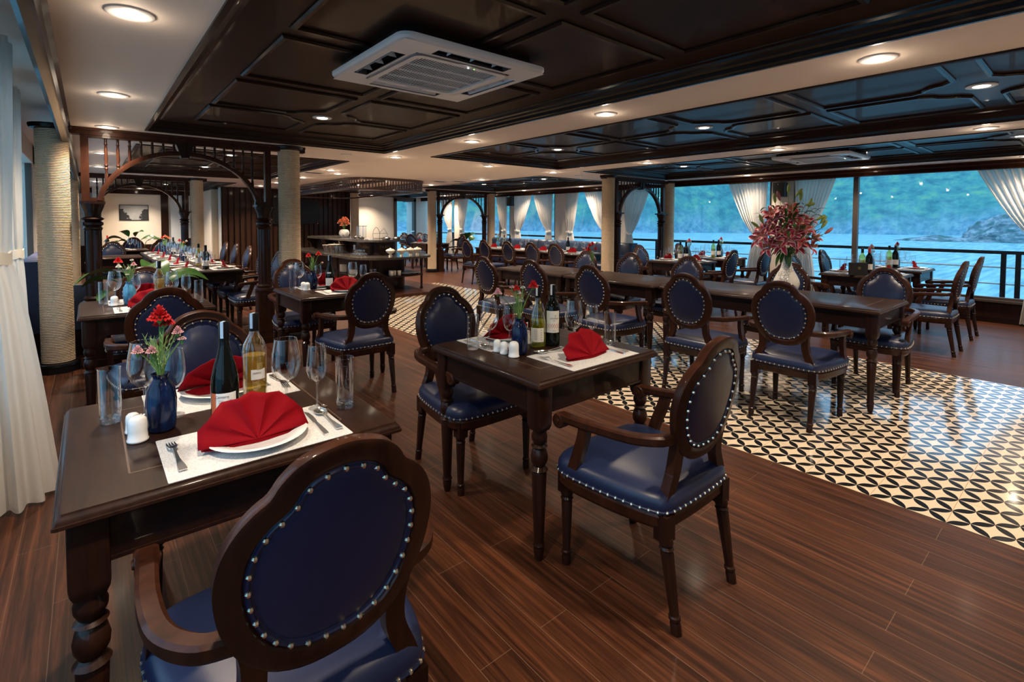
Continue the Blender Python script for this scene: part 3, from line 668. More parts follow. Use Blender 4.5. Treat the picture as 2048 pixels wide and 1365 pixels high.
# ================================================================= CHAIR
def chair_proto():
    r = empty('dining_chair', '', 'chair')
    half = [(0, .258), (.14, .255), (.235, .235), (.272, .175), (.270, .05), (.250, -.10), (.225, -.20), (.19, -.243), (.10, -.252)]
    full = half+[(0, -.254)]+[(-x, y) for x, y in reversed(half[1:])]
    ol = [(p.x, p.y) for p in crm([(x, y, 0) for x, y in full], 5, True)]
    def ring(d, z): return [(p[0]*(1-d), p[1]*(1-d), z) for p in ol]
    MB().loft([ring(.045, .335), ring(.03, .34), ring(.005, .352), ring(.01, .372), ring(-.002, .380), ring(.01, .392), ring(.02, .395)]).build('seat_rail', WOODR, r)
    MB().loft([ring(.02, .39), ring(-.004, .394), ring(-.012, .412), ring(-.004, .432), ring(.03, .449), ring(.10, .461), ring(.30, .472), ring(.6, .478), ring(.9, .479)]).build('seat', LEATHER, r, sharp=60)
    nm = MB(); wl = [(q[0]*1.010, q[1]*1.010, .401) for q in ol]
    nm.tube(wl, .0042, 6, closed=True); nm.cur = 1
    for p in along([(q[0]*1.012, q[1]*1.012, .401) for q in ol], .031): nm.ball(tuple(p), .0062, 6, 4)
    nm.build('seat_nail_trim', [LEATHER, BRASS], r)
    # legs
    for sx in (-1, 1):
        m_ = MB(); m_.box(sx*.222-.026, .178, .30, sx*.222+.026, .23, .385)
        n_ = 16
        def fl(rad, z, on): return [(sx*.222+(rad*(1 if (k % 2 or not on) else .9))*math.cos(2*PI*k/n_), .204+(rad*(1 if (k % 2 or not on) else .9))*math.sin(2*PI*k/n_), z) for k in range(n_)]
        m_.loft([fl(.018, 0, 0), fl(.019, .03, 0), fl(.0165, .04, 0), fl(.0205, .047, 0), (fl(.0205, .055, 0)), fl(.0165, .06, 0), fl(.0165, .065, 1), fl(.0235, .262, 1), fl(.021, .267, 0), fl(.026, .274, 0), fl(.021, .282, 0), fl(.0255, .292, 0), fl(.024, .302, 0)])
        m_.build('leg', WOODV, r, sharp=25)
        m_ = MB(); x0, y0 = sx*.19, -.225
        def fr(rad, z, on):
            t_ = (.36-z)/.36; cx_, cy__ = x0+sx*.002*t_, y0-.055*t_**1.2
            return [(cx_+(rad*(1 if (k % 2 or not on) else .9))*math.cos(2*PI*k/n_), cy__+(rad*(1 if (k % 2 or not on) else .9))*math.sin(2*PI*k/n_), z) for k in range(n_)]
        m_.loft([fr(.018, 0, 0), fr(.019, .03, 0), fr(.0165, .04, 0), fr(.0205, .047, 0), fr(.0205, .055, 0), fr(.0165, .06, 0), fr(.0165, .065, 1), fr(.0235, .262, 1), fr(.021, .267, 0), fr(.026, .274, 0), fr(.021, .282, 0), fr(.0255, .292, 0), fr(.024, .31, 0)])
        m_.box(x0-.026, y0-.026, .30, x0+.026, y0+.026, .39)
        m_.build('leg', WOODV, r, sharp=25)
    # back oval
    sh = [(0, 1.0), (.22, .985), (.40, .95), (.53, .895), (.61, .838), (.72, .80), (.85, .735), (.95, .645), (1.0, .53), (.985, .41), (.92, .29), (.79, .17), (.58, .07), (.30, .012)]
    HB, HW, ZB = .455, .206, .548
    fullb = [(x, z) for x, z in sh]+[(0, 0)]+[(-x, z) for x, z in reversed(sh[1:])]
    raw = crm([(x*HW, z*HB, 0) for x, z in fullb], 3, True); ob = [(p.x, p.y) for p in raw]
    cxz = (0, HB*.46)
    def inn(d): # offset inward
        out = []; n_ = len(ob)
        for i in range(n_):
            a = Vector(ob[i-1]); b = Vector(ob[(i+1) % n_]); tg = (b-a).normalized(); nmv = Vector((tg.y, -tg.x)); q = Vector(ob[i])
            if (Vector(cxz)-q).dot(nmv) < 0: nmv = -nmv
            out.append(tuple(q+nmv*d))
        return out
    rake = math.atan2(.085, HB)
    def bp(x, s, d): # s along the raked back, d outwards to the front
        bow = .02*(1-(x/HW)**2)
        return (x, -.222-s*math.sin(rake)+d*math.cos(rake)-bow, ZB+s*math.cos(rake)+d*math.sin(rake))
    prof = [(0, -.015), (0.002, .010), (.012, .020), (.030, .016), (.040, .020), (.047, .008), (.047, -.010), (.040, -.018), (.008, -.018)]
    MB().loft([[bp(x, s, d) for x, s in inn(o)] for o, d in prof]+[[bp(x, s, prof[0][1]) for x, s in inn(0)]], True, False).build('back_frame', WOODR, r, sharp=50)
    def dome(sgn, name):
        rg = []
        for o, k, d in ((.040, 1, .006), (.047, 1, .013), (.056, 1, .0135), (.060, 1, .011)): rg.append([bp(x, s, sgn*d) for x, s in inn(o)])
        base = inn(.062)
        for k, d in ((1, .012), (.92, .022 if sgn > 0 else .014), (.7, .032 if sgn > 0 else .016), (.4, .038 if sgn > 0 else .017), (.08, .039 if sgn > 0 else .017)):
            rg.append([bp(cxz[0]+(x-cxz[0])*k, cxz[1]+(s-cxz[1])*k, sgn*d) for x, s in base])
        return MB().loft(rg).build(name, LEATHER, r, sharp=50)
    dome(1, 'backrest'); dome(-1, 'back_cover')
    for sgn in (1, -1):
        nm = MB(); nm.tube([bp(x, s, sgn*.0125) for x, s in inn(.0515)], .0045, 6, closed=True); nm.cur = 1
        for p in along([(x, s, 0) for x, s in inn(.0515)], .0335): nm.ball(bp(p.x, p.y, sgn*.0155), .0062, 6, 4)
        nm.build('back_nail_trim', [LEATHER, BRASS], r)
    sq = [(-.017, -.022), (.017, -.022), (.017, .022), (-.017, .022)]
    for sx in (-1, 1):
        MB().sweep(crm([(sx*.19, -.226, .37), (sx*.172, -.222, .44), (sx*.142, -.225, .52), (sx*.140, -.236, .60), (sx*.152, -.248, .66)], 5), [(-.022, -.017), (.022, -.017), (.022, .017), (-.022, .017)], up=(0, 1, 0)).build('back_post', WOODR, r)
        arm = crm([(sx*.168, -.236, .652), (sx*.222, -.214, .652), (sx*.264, -.14, .648), (sx*.274, -.02, .640), (sx*.268, .10, .628), (sx*.262, .195, .622)], 6)
        am = MB().sweep(arm, [(-.021, -.012), (-.016, -.020), (.016, -.020), (.021, -.012), (.021, .008), (.013, .014), (-.013, .014), (-.021, .008)])
        am.lathe([(.002, -.024), (.026, -.024), (.030, -.018), (.030, .018), (.026, .024), (.002, .024)], 18, (sx*.262, .200, .604), ax='x')
        am.lathe([(.002, -.028), (.010, -.028), (.012, -.02), (.012, .02), (.010, .028), (.002, .028)], 12, (sx*.262, .200, .604), ax='x')
        am.build('armrest', WOODR, r, sharp=30)
        MB().sweep(crm([(sx*.268, .07, .615), (sx*.262, .085, .56), (sx*.258, .115, .48), (sx*.262, .14, .40), (sx*.258, .14, .37)], 5), [(-.014, -.022), (.014, -.022), (.014, .022), (-.014, .022)], up=(0, 1, 0), scale=None).build('arm_support', WOODR, r)
    return r
CHP = chair_proto()
def chair(x, y, rz, label, group):
    """x, y of the top of the back; rz = 0 faces +y"""
    o = Vector((0, .30, 0)); o.rotate(Matrix.Rotation(rz, 3, 'Z').to_euler())
    return place(CHP, label, (x+o.x, y+o.y, 0), rz, group)

# ================================================================= TABLES
def table(x0, y0, x1, y1, label, cat='table', legs=None, group=None):
    cx, cy_ = (x0+x1)/2, (y0+y1)/2; hx, hy = (x1-x0)/2, (y1-y0)/2
    r = empty('dining_table', label, cat, (cx, cy_, 0), 0, group)
    def rg(d, z): return [(p[0], p[1], z) for p in rrect(-hx+d, -hy+d, hx-d, hy-d, .003, 1)]
    MB().loft([rg(.03, .728), rg(.004, .728), rg(0, .731), rg(0, .738), rg(.003, .7395), rg(.004, .745), rg(.008, .752), rg(.0125, .755), rg(.014, .7595), rg(.016, .760)]).build('tabletop', WOODT, r, sharp=30)
    m_ = MB(); a, b = hx-.14, hy-.14; w = .0022
    for s in (-1, 1): m_.box(-a, s*b-w, .7596, a, s*b+w, .7604); m_.box(s*a-w, -b, .7596, s*a+w, b, .7604)
    m_.build('inlay_line', INLAY, r)
    e = .045; m_ = MB()
    for s in (-1, 1):
        m_.box(-hx+e+.03, s*(hy-e)-.011, .615, hx-e-.03, s*(hy-e)+.011, .726); m_.box(s*(hx-e)-.011, -hy+e+.03, .615, s*(hx-e)+.011, hy-e-.03, .726)
        m_.box(-hx+e+.03, s*(hy-e)-.016, .615, hx-e-.03, s*(hy-e)+.016, .624); m_.box(s*(hx-e)-.016, -hy+e+.03, .615, s*(hx-e)+.016, hy-e-.03, .624)
    m_.build('apron', WOOD, r)
    for sx in (-1, 1):
        for sy_ in (-1, 1):
            lx, ly = sx*(hx-.06), sy_*(hy-.06)
            m_ = MB(); bl = lambda k, z: [(lx+p[0]*k, ly+p[1]*k, z) for p in rrect(-.038, -.038, .038, .038, .008, 2)]
            m_.loft([bl(.80, .545), bl(.95, .56), bl(1, .575), bl(1, .726)])
            m_.lathe([(.015, 0), (.019, .02), (.023, .045), (.021, .055), (.026, .065), (.021, .075), (.021, .085), (.0315, .365), (.029, .372), (.037, .38), (.030, .388), (.024, .395), (.034, .415), (.036, .435), (.030, .46), (.022, .47), (.034, .477), (.022, .485), (.032, .505), (.033, .52), (.026, .54), (.028, .55)], 20, (lx, ly, 0))
            m_.build('leg', WOODV, r)
    return r

# ================================================================= TABLEWARE PROTOTYPES
def glass_near(name, bowl, stem, foot):
    r = empty(name, '', 'glass'); MB().lathe(bowl, 28, caps=False).build('bowl', GLASS, r, sharp=80)
    MB().lathe(stem, 12, caps=False).build('stem', GLASST, r, sharp=80); MB().lathe(foot, 28, caps=True).build('foot', GLASST, r, sharp=80)
    rim = bowl[-1]; MB().tube([(rim[0]*math.cos(a), rim[0]*math.sin(a), rim[1]) for a in [2*PI*k/28 for k in range(28)]], .0007, 5, closed=True).build('rim', GLASST, r)
    return r
BB = [(.004, .092), (.020, .098), (.035, .115), (.0435, .14), (.0455, .16), (.042, .195), (.0345, .240)]
SB = [(.004, .088), (.015, .093), (.026, .108), (.0325, .13), (.0335, .15), (.031, .18), (.0265, .215)]
ST = [(.0045, .004), (.0034, .02), (.0034, .078), (.0055, .093)]; FT = [(.037, 0), (.037, .0012), (.02, .0025), (.005, .006)]
WG = glass_near('wine_glass', BB, ST, FT); SG = glass_near('small_wine_glass', SB, [(a, b*.96) for a, b in ST], [(a*.9, b) for a, b in FT])
TUMB = [(.001, 0), (.027, 0), (.0285, .003), (.0285, .012), (.0295, .170)]
HG = empty('highball_glass', '', 'glass'); MB().lathe(TUMB, 28, caps=False).build('wall', GLASS, HG, sharp=80); MB().lathe([(.027, .001), (.027, .016), (.018, .019), (.001, .014)], 24).build('thick_base', GLASST, HG)
MB().tube([(.0295*math.cos(a), .0295*math.sin(a), .17) for a in [2*PI*k/28 for k in range(28)]], .0009, 5, closed=True).build('rim', GLASST, HG)
def far1(name, m, n=14, mt=GLASS):
    o = MB()
    for p in m: o.lathe(p, n, caps=False)
    return tag(o.build(name, mt, sharp=80), None, 'glass')
WGF = far1('wine_glass', [BB, ST, FT]); SGF = far1('small_wine_glass', [SB, ST, FT]); HGF = far1('highball_glass', [TUMB])
PL = tag(MB().lathe([(.001, .004), (.07, .004), (.075, 0), (.08, .003), (.10, .012), (.128, .020), (.131, .0215), (.128, .023), (.10, .016), (.078, .009), (.001, .008)], 40).build('dinner_plate', WHITEP, sharp=60), '', 'plate')
PM = tag(MB().prism(rrect(-.2275, -.15, .2275, .15, .003, 2), 0, .0016).build('placemat', PMAT), '', 'placemat')
def bar3(mb, pts, w, th, mtx=None):
    pass
def fork_p():
    m_ = MB(); zc = lambda y: .004+.010*max(0, 1-abs((y-.035)/.045))*(y < .08)
    hd = [(-.105, .0085), (-.10, .010), (-.08, .009), (-.03, .0045), (.01, .0032), (.03, .0035), (.038, .009), (.048, .012), (.055, .0125)]
    m_.loft([[(-w, y, zc(y)), (w, y, zc(y)), (w, y, zc(y)+.002), (-w, y, zc(y)+.002)] for y, w in hd])
    for q in range(4):
        x = -.0095+q*.00633; ys = (.053, .07, .085, .10)
        m_.loft([[(x-w, y, zc(y)-.0), (x+w, y, zc(y)), (x+w, y, zc(y)+.0016), (x-w, y, zc(y)+.0016)] for y, w in zip(ys, (.0022, .002, .0018, .0008))])
    return tag(m_.build('fork', CHROME), '', 'fork')
def knife_p():
    m_ = MB(); hd = [(-.11, .007), (-.105, .009), (-.08, .0095), (-.02, .006), (0, .0055)]
    m_.loft([[(-w, y, 0), (w, y, 0), (w*.8, y, .006), (-w*.8, y, .006)] for y, w in hd])
    m_.loft([[(-a, y, .001), (b, y, .001), (b, y, .0028), (-a, y, .0028)] for y, a, b in ((0, .005, .005), (.02, .005, .009), (.06, .005, .010), (.095, .005, .007), (.11, .004, -.002))])
    return tag(m_.build('knife', CHROME), '', 'knife')
def spoon_p():
    m_ = MB(); hd = [(-.105, .0085), (-.10, .010), (-.08, .009), (-.03, .0045), (.02, .0032), (.035, .0045)]
    m_.loft([[(-w, y, .004+.004*(y > 0)), (w, y, .004+.004*(y > 0)), (w, y, .0065+.004*(y > 0)), (-w, y, .0065+.004*(y > 0))] for y, w in hd])
    rg = []
    for k, z in ((1, .010), (.85, .005), (.5, .0015), (.05, .001)): rg.append([(.0205*k*math.cos(a), .062+.031*k*math.sin(a), z) for a in [2*PI*i/20 for i in range(20)]])
    m_.loft(rg, True, False); return tag(m_.build('spoon', CHROME, sharp=60), '', 'spoon')
FK, KN, SP = fork_p(), knife_p(), spoon_p()
def napkin_fan(name='fan_napkin', R=.122, lean=.50, n=5, hk=.92):
    r = empty(name, '', 'napkin'); m_ = MB(); rows_ = 8; vs = []; N = n*4
    rn = random.Random(4); jit = [rn.uniform(-.25, .25) for _ in range(N+1)]
    for i in range(N+1):
        th = PI*(.015+.97*(i+(jit[i] if 0 < i < N else 0))/N); q = i % 4; z_ = (-.011, .003, .013, .003)[q]
        rr = R*(1+.10*abs(math.cos(th))**1.5)*(1+.03*(q == 2))
        for j in range(rows_+1):
            t_ = j/rows_; rad = rr*t_; zz = math.sin(th)*rad*hk; xx = -math.cos(th)*rad*1.06
            yy = -.040+lean*zz+z_*(t_**.7)+.022*abs(math.cos(th))*t_
            vs.append((xx, yy, .010+zz+.006*(1-t_)*0-.004*abs(math.cos(th))*t_))
    m_.add(vs, [(i*(rows_+1)+j, i*(rows_+1)+j+1, (i+1)*(rows_+1)+j+1, (i+1)*(rows_+1)+j) for i in range(N) for j in range(rows_)])
    o = m_.build('pleated_fan', NAP, r, sharp=70, recalc=False)
    md = o.modifiers.new('cloth_thickness', 'SOLIDIFY'); md.thickness = .0024; md.offset = 0
    m_ = MB()
    for k in range(4):
        w = .130-.004*k; z = .001+.0032*k
        top = [(-w, -.004), (-w*.96, -.022+.002*k), (-w*.5, -.036+.002*k), (0, -.046+.003*k), (w*.5, -.036+.002*k), (w*.96, -.022+.002*k), (w, -.004), (w*.75, .026), (0, .04), (-w*.75, .026)]
        m_.prism([(p.x, p.y) for p in crm([(a, b, 0) for a, b in top], 3, True)], z, z+.0026)
    m_.build('folded_base', NAP, r, sharp=50)
    return r
NF = napkin_fan()
def napkin_low():
    m_ = MB(); vs = []; N = 14; rows_ = 4
    for i in range(N+1):
        th = PI*(.02+.96*i/N); z_ = (.006 if i % 2 else -.006)
        for j in range(rows_+1):
            t_ = j/rows_; rad = .105*t_*(1+.15*abs(math.cos(th))); zz = math.sin(th)*rad*.9; vs.append((-math.cos(th)*rad, .35*zz+z_*t_, .005+zz))
    m_.add(vs, [(i*5+j, i*5+j+1, (i+1)*5+j+1, (i+1)*5+j) for i in range(N) for j in range(4)])
    m_.prism([(-.12, -.02), (0, -.035), (.12, -.02), (.1, .03), (-.1, .03)], .001, .014)
    return tag(m_.build('fan_napkin', NAP, sharp=50, recalc=False), '', 'napkin')
NFF = napkin_low()
def bottle_body(mb, prof, n=32): mb.lathe(prof, n); return mb
BURG = [(.034, 0), (.0395, .004), (.040, .012), (.040, .115), (.038, .135), (.031, .17), (.021, .205), (.0155, .232), (.0145, .25), (.0145, .300), (.0155, .302), (.0155, .306), (.001, .307)]
BORD = [(.033, 0), (.0375, .004), (.038, .012), (.038, .185), (.035, .203), (.025, .222), (.0165, .236), (.0145, .25), (.0145, .300), (.0155, .302), (.0155, .306), (.001, .307)]
def label_band(mb, rad, z0, z1, a0, a1, n=18):
    vs = []
    for k in range(n+1):
        a = a0+(a1-a0)*k/n
        for z in (z0, z1): vs.append((rad*math.cos(a), rad*math.sin(a), z))
    mb.add(vs, [(2*k, 2*k+2, 2*k+3, 2*k+1) for k in range(n)]); return mb
FACE = -PI/2-.7   # direction from the tables towards the viewpoint side
def bottle(name, kind, label, loc, style, rz=0):
    prof = BURG if kind == 'burg' else BORD; R = .040 if kind == 'burg' else .038
    gm = {'dark': DGLASS, 'clear': CGLASS, 'green': YGLASS}[style[0]]
    r = empty(name, label, 'wine bottle', loc, rz)
    MB().lathe(prof, 32).build('bottle_glass', gm, r, sharp=60)
    if style[0] != 'dark':
        zt = .165 if style[0] == 'clear' else .135
        q = [(a-.0025 if a > .01 else a, max(.003, b)) for a, b in prof if b < zt]; q.append((q[-1][0], zt)); q.append((.0005, zt))
        MB().lathe(q, 28).build('wine', LIQ if style[0] == 'clear' else LIQG, r, sharp=60)
    MB().lathe([(.0152, .248), (.0158, .25), (.0158, .306), (.0150, .3085), (.001, .309)], 24).build('capsule', BLACK, r)
    MB().box(-.0045, -.0172, .258, .0045, -.0158, .3095).box(-.0045, -.0172, .3090, .0045, .004, .3096).xf(Matrix.Rotation(-.95, 4, 'Z')).build('tax_stamp', STAMP if style[1] else PAPERW, r)
    return r, R
def rb(r, R, parts, a_c=-PI/2-.55):
    for nm, m, z0, z1, da, wd, off in parts: label_band(MB(), R+.0006+off, z0, z1, a_c+da-wd, a_c+da+wd).build(nm, m, r, recalc=False)
def on_label(r, R, body, size, m, z, da=0, a_c=-PI/2-.55):
    a = a_c+da; return text(body, size, m, r, ((R+.0024)*math.cos(a), (R+.0024)*math.sin(a), z), (PI/2, 0, a+PI/2))
# ---- cruets, vases, bouquets
def shaker_p(name, top, w=.026, h=.062, label=''):
    r = tag(MB().lathe([(w*.9, 0), (w, .003), (w, .007), (w*.92, .009), (w*.88, .03), (w*.90, h*.7), (w*.80, h*.9), (w*.5, h), (.001, h+.002)], 24).build(name, WHITEP, sharp=50), label, 'shaker'); return r
def shaker(label, loc, h=.062, w=.026, tall=True):
    o = place(SHK if tall else SHK2, label, loc); return o
SHK = shaker_p('salt_shaker', 1, .0265, .072); SHK2 = shaker_p('pepper_shaker', 1, .020, .058)
VP = [(.03, 0), (.034, .003), (.036, .01), (.039, .05), (.040, .09), (.036, .125), (.026, .145), (.019, .155), (.020, .162), (.025, .172), (.023, .172), (.017, .16), (.015, .13), (.001, .12)]
VB = tag(MB().lathe(VP, 32).build('bud_vase', BLUEG, sharp=60), '', 'vase')
VT = tag(MB().lathe(VP, 32).build('bud_vase', BLUEL, sharp=60), '', 'vase')
def carn(mb, c, R, rnd, n=26):
    """ruffled bloom"""
    for L_ in range(5):
        k = n-3*L_; rr = R*(1-.17*L_); zb = c[2]+R*(.05+.20*L_)
        vs = [(c[0], c[1], zb-R*.35)]; seg = k*2
        for i in range(seg):
            a = 2*PI*i/seg+L_; q = rr*(1+rnd.uniform(-.14, .10)*(1 if i % 2 else .3))
            vs.append((c[0]+.6*q*math.cos(a), c[1]+.6*q*math.sin(a), zb-R*.05+(.07*R if i % 2 else -.07*R)))
        for i in range(seg):
            a = 2*PI*i/seg+L_; q = rr*(1+rnd.uniform(-.14, .10)*(1 if i % 2 else .3))
            vs.append((c[0]+q*math.cos(a), c[1]+q*math.sin(a), zb-R*(.18-.11*L_)+(.12*R if i % 2 else -.10*R)+rnd.uniform(-.03, .03)*R*2))
        fs = [(0, 1+i, 1+(i+1) % seg) for i in range(seg)]+[(1+i, 1+seg+i, 1+seg+(i+1) % seg, 1+(i+1) % seg) for i in range(seg)]
        mb.add(vs, fs)
def bouquet(name, label, loc, z0, stems, seed=0, sc=1.0, cat='flowers', foliage=26):
    """stems: (dx, dy, h, R, material)"""
    rnd = random.Random(seed); r = empty(name, label, cat, (loc[0], loc[1], loc[2]+z0))
    gm = MB(); st = MB()
    for dx, dy, h, R, m_ in stems:
        f = empty('flower', None, None); f.parent = r
        dx, dy, h = dx*sc, dy*sc, h*sc; R = R*1.3 if R <= .024 else R
        pth = crm([(0, 0, -.04), (dx*.25, dy*.25, h*.35), (dx*.75, dy*.75, h*.8), (dx, dy, h)], 4)
        MB().tube(pth, .0016*sc+.0004, 6).lathe([(.002, h-.018*sc), (R*.33, h-.010*sc), (R*.38, h+.0), (R*.30, h+.004)], 8, (dx, dy, 0)).build('stem', STEM, f)
        b_ = MB(); carn(b_, (dx, dy, h), R, rnd, 16 if R > .015 else 8); b_.build('bloom', m_, f, sharp=20, recalc=False)
    for k in range(foliage):
        a = rnd.uniform(0, 2*PI); h = rnd.uniform(.05, .15)*sc; d_ = rnd.uniform(.01, .05)*sc; x, y = d_*math.cos(a), d_*math.sin(a)
        st.tube(crm([(0, 0, -.02), (x*.4, y*.4, h*.5), (x, y, h)], 3), [.0012*sc]*6+[.0004*sc], 5)
        for q in range(5):
            t_ = .35+.13*q; px, py, pz = x*t_, y*t_, h*t_; b = rnd.uniform(0, 2*PI); l_ = .018*sc
            e_ = Vector((px+l_*math.cos(b)*.6, py+l_*math.sin(b)*.6, pz+l_)); w = .0016*sc
            st.add([(px-w, py, pz), (px+w, py, pz), tuple(e_)], [(0, 1, 2)])
    st.build('foliage', STEM2, r, recalc=False)
    return r

TAB = {}
NUMW = ['first', 'second', 'third', 'fourth', 'fifth', 'sixth', 'seventh', 'eighth']
TZ = .7606
def setting(cx, cy_, rz, where, near=True, plate=True, knife2=True, fan=True, dxs=None, glasses=True, grp=None):
    """local frame: diner sits at -y; where = text that singles the setting out"""
    R = Matrix.Rotation(rz, 3, 'Z')
    def W_(x, y, z=0): v = R @ Vector((x, y, 0)); return (cx+v.x, cy_+v.y, TZ+z)
    g = lambda s: (grp+' '+s) if grp else None
    place(PM, 'pale woven placemat under the %s' % where, W_(0, 0), rz, g('placemats'))
    zz = .0018
    if plate: place(PL, 'white round plate at the %s' % where, W_(0, -.02, zz), rz, g('plates'))
    if fan: place(NF if near else NFF, 'red fan-folded napkin at the %s' % where, W_(-.01, -.02, zz+(.0085 if plate else .001)), rz, g('napkins'))
    place(FK, 'steel fork at the left of the %s' % where, W_(-.195, .0, zz), rz+.03, g('forks'))
    place(KN, 'steel knife at the right of the %s' % where, W_(.165, -.01, zz), rz-.04, g('knives'))
    if knife2: place(SP, 'steel spoon beside the knife, %s' % where, W_(.205, 0, zz), rz, g('spoons'))
    if glasses:
        a, b, c = (WG, SG, HG) if near else (WGF, SGF, HGF)
        place(a, 'large empty wine glass above the %s' % where, W_(.13, .165), 0, g('wine glasses'))
        place(b, 'smaller empty wine glass above the %s' % where, W_(.215, .12), 0, g('wine glasses'))
        place(c, 'tall straight water glass above the %s' % where, W_(.29, .07), 0, g('water glasses'))

# ================================================================= NEAR TABLES (two covers each)
T1 = (-.075, 1.41, .74, 2.23); T2 = (1.328, 1.41, 2.13, 2.22); T3 = (1.30, 4.20, 2.10, 5.0); T4 = (-.07, 4.27, .72, 5.07)
table(*T1, 'dark wooden square table laid for two, nearest at left'); table(*T2, 'dark wooden square table laid for two in the middle foreground')
table(*T3, 'dark square table before the buffet, laid for two'); table(*T4, 'dark square table behind the nearest left one')
# table 1
setting(.36, 1.575, 0, 'near cover of the nearest left table')
setting(.36, 2.06, PI, 'far cover of the nearest left table', glasses=False)
place(WG, 'large empty wine glass left of the blue vase, nearest left table', (.127, 1.985, TZ)); place(SG, 'empty wine glass right behind the blue vase, nearest left table', (.200, 1.925, TZ))
place(HG, 'straight water glass near the left corner of the nearest left table', (.040, 1.985, TZ))
place(VB, 'cobalt blue ceramic bud vase on the nearest left table', (.156, 1.815, TZ))
shaker('white porcelain shaker, front one, nearest left table', (.095, 1.765, TZ)); shaker('white porcelain shaker, behind another, nearest left table', (.088, 1.845, TZ), tall=False)
bouquet('flower_bouquet', 'red and pale pink carnations in the blue vase, nearest left table', (.156, 1.815, TZ), .165,
        [(.0, -.008, .175, .031, RED), (.012, .012, .155, .022, RED), (-.055, -.02, .085, .012, PINK), (-.022, -.02, .08, .012, PINK), (.045, .0, .125, .012, PINK), (.055, -.01, .105, .009, PINK)], 3)
r, R = bottle('wine_bottle', 'burg', 'dark red wine bottle with orange and white label, nearest left table', (.322, 1.800, TZ), ('dark', 1), .40)
rb(r, R, [('front_label', PAPERW, .022, .090, .05, .75, 0), ('label_stripe', ORANGE, .022, .090, -.92, .24, 0)])
on_label(r, R, 'Cercone', .011, INK, .076, -.22)
for k in range(7): on_label(r, R, 'iiil liiii lil', .0042, INK, .066-.006*k, -.30)
for k in range(4): on_label(r, R, 'lili iil', .0042, INK, .066-.009*k, .35)
r, R = bottle('wine_bottle', 'bord', 'clear white wine bottle with yellow wine, nearest left table', (.432, 1.900, TZ), ('clear', 1), .2)
rb(r, R, [('front_label', PAPERW, .085, .120, .45, .62, 0), ('neck_badge', GOLD, .118, .142, .55, .25, .0002)])
on_label(r, R, 'MARANI', .007, INK, .106, .30)
# table 2
setting(1.775, 1.58, 0, 'near cover of the middle foreground table', plate=False, glasses=False)
place(WG, 'large empty wine glass behind the napkin, middle foreground table', (1.84, 1.705, TZ)); place(SG, 'smaller wine glass behind the napkin, middle foreground table', (1.925, 1.66, TZ)); place(HG, 'water glass at the right of the middle foreground table', (2.025, 1.625, TZ))
place(SP, 'small dessert spoon above the napkin, middle foreground table', (1.70, 1.70, TZ+.002), PI/2-.3); place(FK, 'small dessert fork above the napkin, middle foreground table', (1.72, 1.725, TZ+.002), -PI/2-.3)
setting(1.70, 2.05, PI, 'far cover of the middle foreground table', glasses=False)
place(WG, 'large wine glass left of the vase, middle foreground table', (1.503, 1.955, TZ)); place(SG, 'wine glass before the far napkin, middle foreground table', (1.585, 1.90, TZ)); place(HG, 'water glass at the left corner of the middle foreground table', (1.437, 2.003, TZ))
place(VB, 'dark blue ceramic bud vase on the middle foreground table', (1.556, 1.79, TZ))
shaker('white porcelain shaker, front one of three, middle foreground table', (1.500, 1.765, TZ)); shaker('white porcelain shaker, middle one of three, middle foreground table', (1.498, 1.835, TZ), tall=False); shaker('white porcelain shaker, rear one of three, middle foreground table', (1.500, 1.89, TZ), tall=False)
bouquet('flower_bouquet', 'red and pale carnations with greenery in the dark vase, middle foreground table', (1.556, 1.79, TZ), .165,
        [(.06, -.03, .155, .020, RED), (-.02, .0, .145, .014, RED), (-.10, .04, .13, .016, PINK), (-.04, .01, .155, .010, PINK), (.0, .01, .125, .012, WHITEF), (.02, .0, .15, .010, WHITEF), (-.005, -.01, .09, .009, WHITEF)], 5)
r, R = bottle('wine_bottle', 'burg', 'green-yellow white wine bottle with pale label, middle foreground table', (1.722, 1.840, TZ), ('green', 0), -.2)
rb(r, R, [('front_label', PAPER, .030, .100, -.1, .9, 0)])
for k in range(7): on_label(r, R, 'ill ilil lilli', .0055, INK, .090-.008*k, -.25)
for k in range(5): on_label(r, R, 'liliil', .0055, INK, .088-.012*k, .45)
r, R = bottle('wine_bottle', 'bord', 'dark red wine bottle with red diamond label, middle foreground table', (1.800, 1.815, TZ), ('dark', 0), -.25)
rb(r, R, [('front_label', PAPER, .070, .180, .1, .95, 0)])
on_label(r, R, 'MARAGUAY', .0085, INK, .140, .25); on_label(r, R, 'r', .016, INK, .152, .42); on_label(r, R, 'shiraz', .005, INK, .130, .25); on_label(r, R, 'MENDOZA', .004, INKR, .080, .3)
m_ = MB(); ac = -PI/2-.55
for k in range(6):
    a0 = ac-.75+k*.30
    for dz in (0, .006): pass
    P4 = [(a0, .104), (a0+.15, .115), (a0+.30, .104), (a0+.15, .093)]
    for i in range(4):
        (aa, za), (ab, zb) = P4[i], P4[(i+1) % 4]; RR = R+.0014
        p1 = Vector((RR*math.cos(aa), RR*math.sin(aa), za)); p2 = Vector((RR*math.cos(ab), RR*math.sin(ab), zb)); w = Vector((0, 0, .0012))
        m_.add([tuple(p1-w), tuple(p2-w), tuple(p2+w), tuple(p1+w)], [(0, 1, 2, 3)])
m_.build('diamond_print', INKR, r, recalc=False)
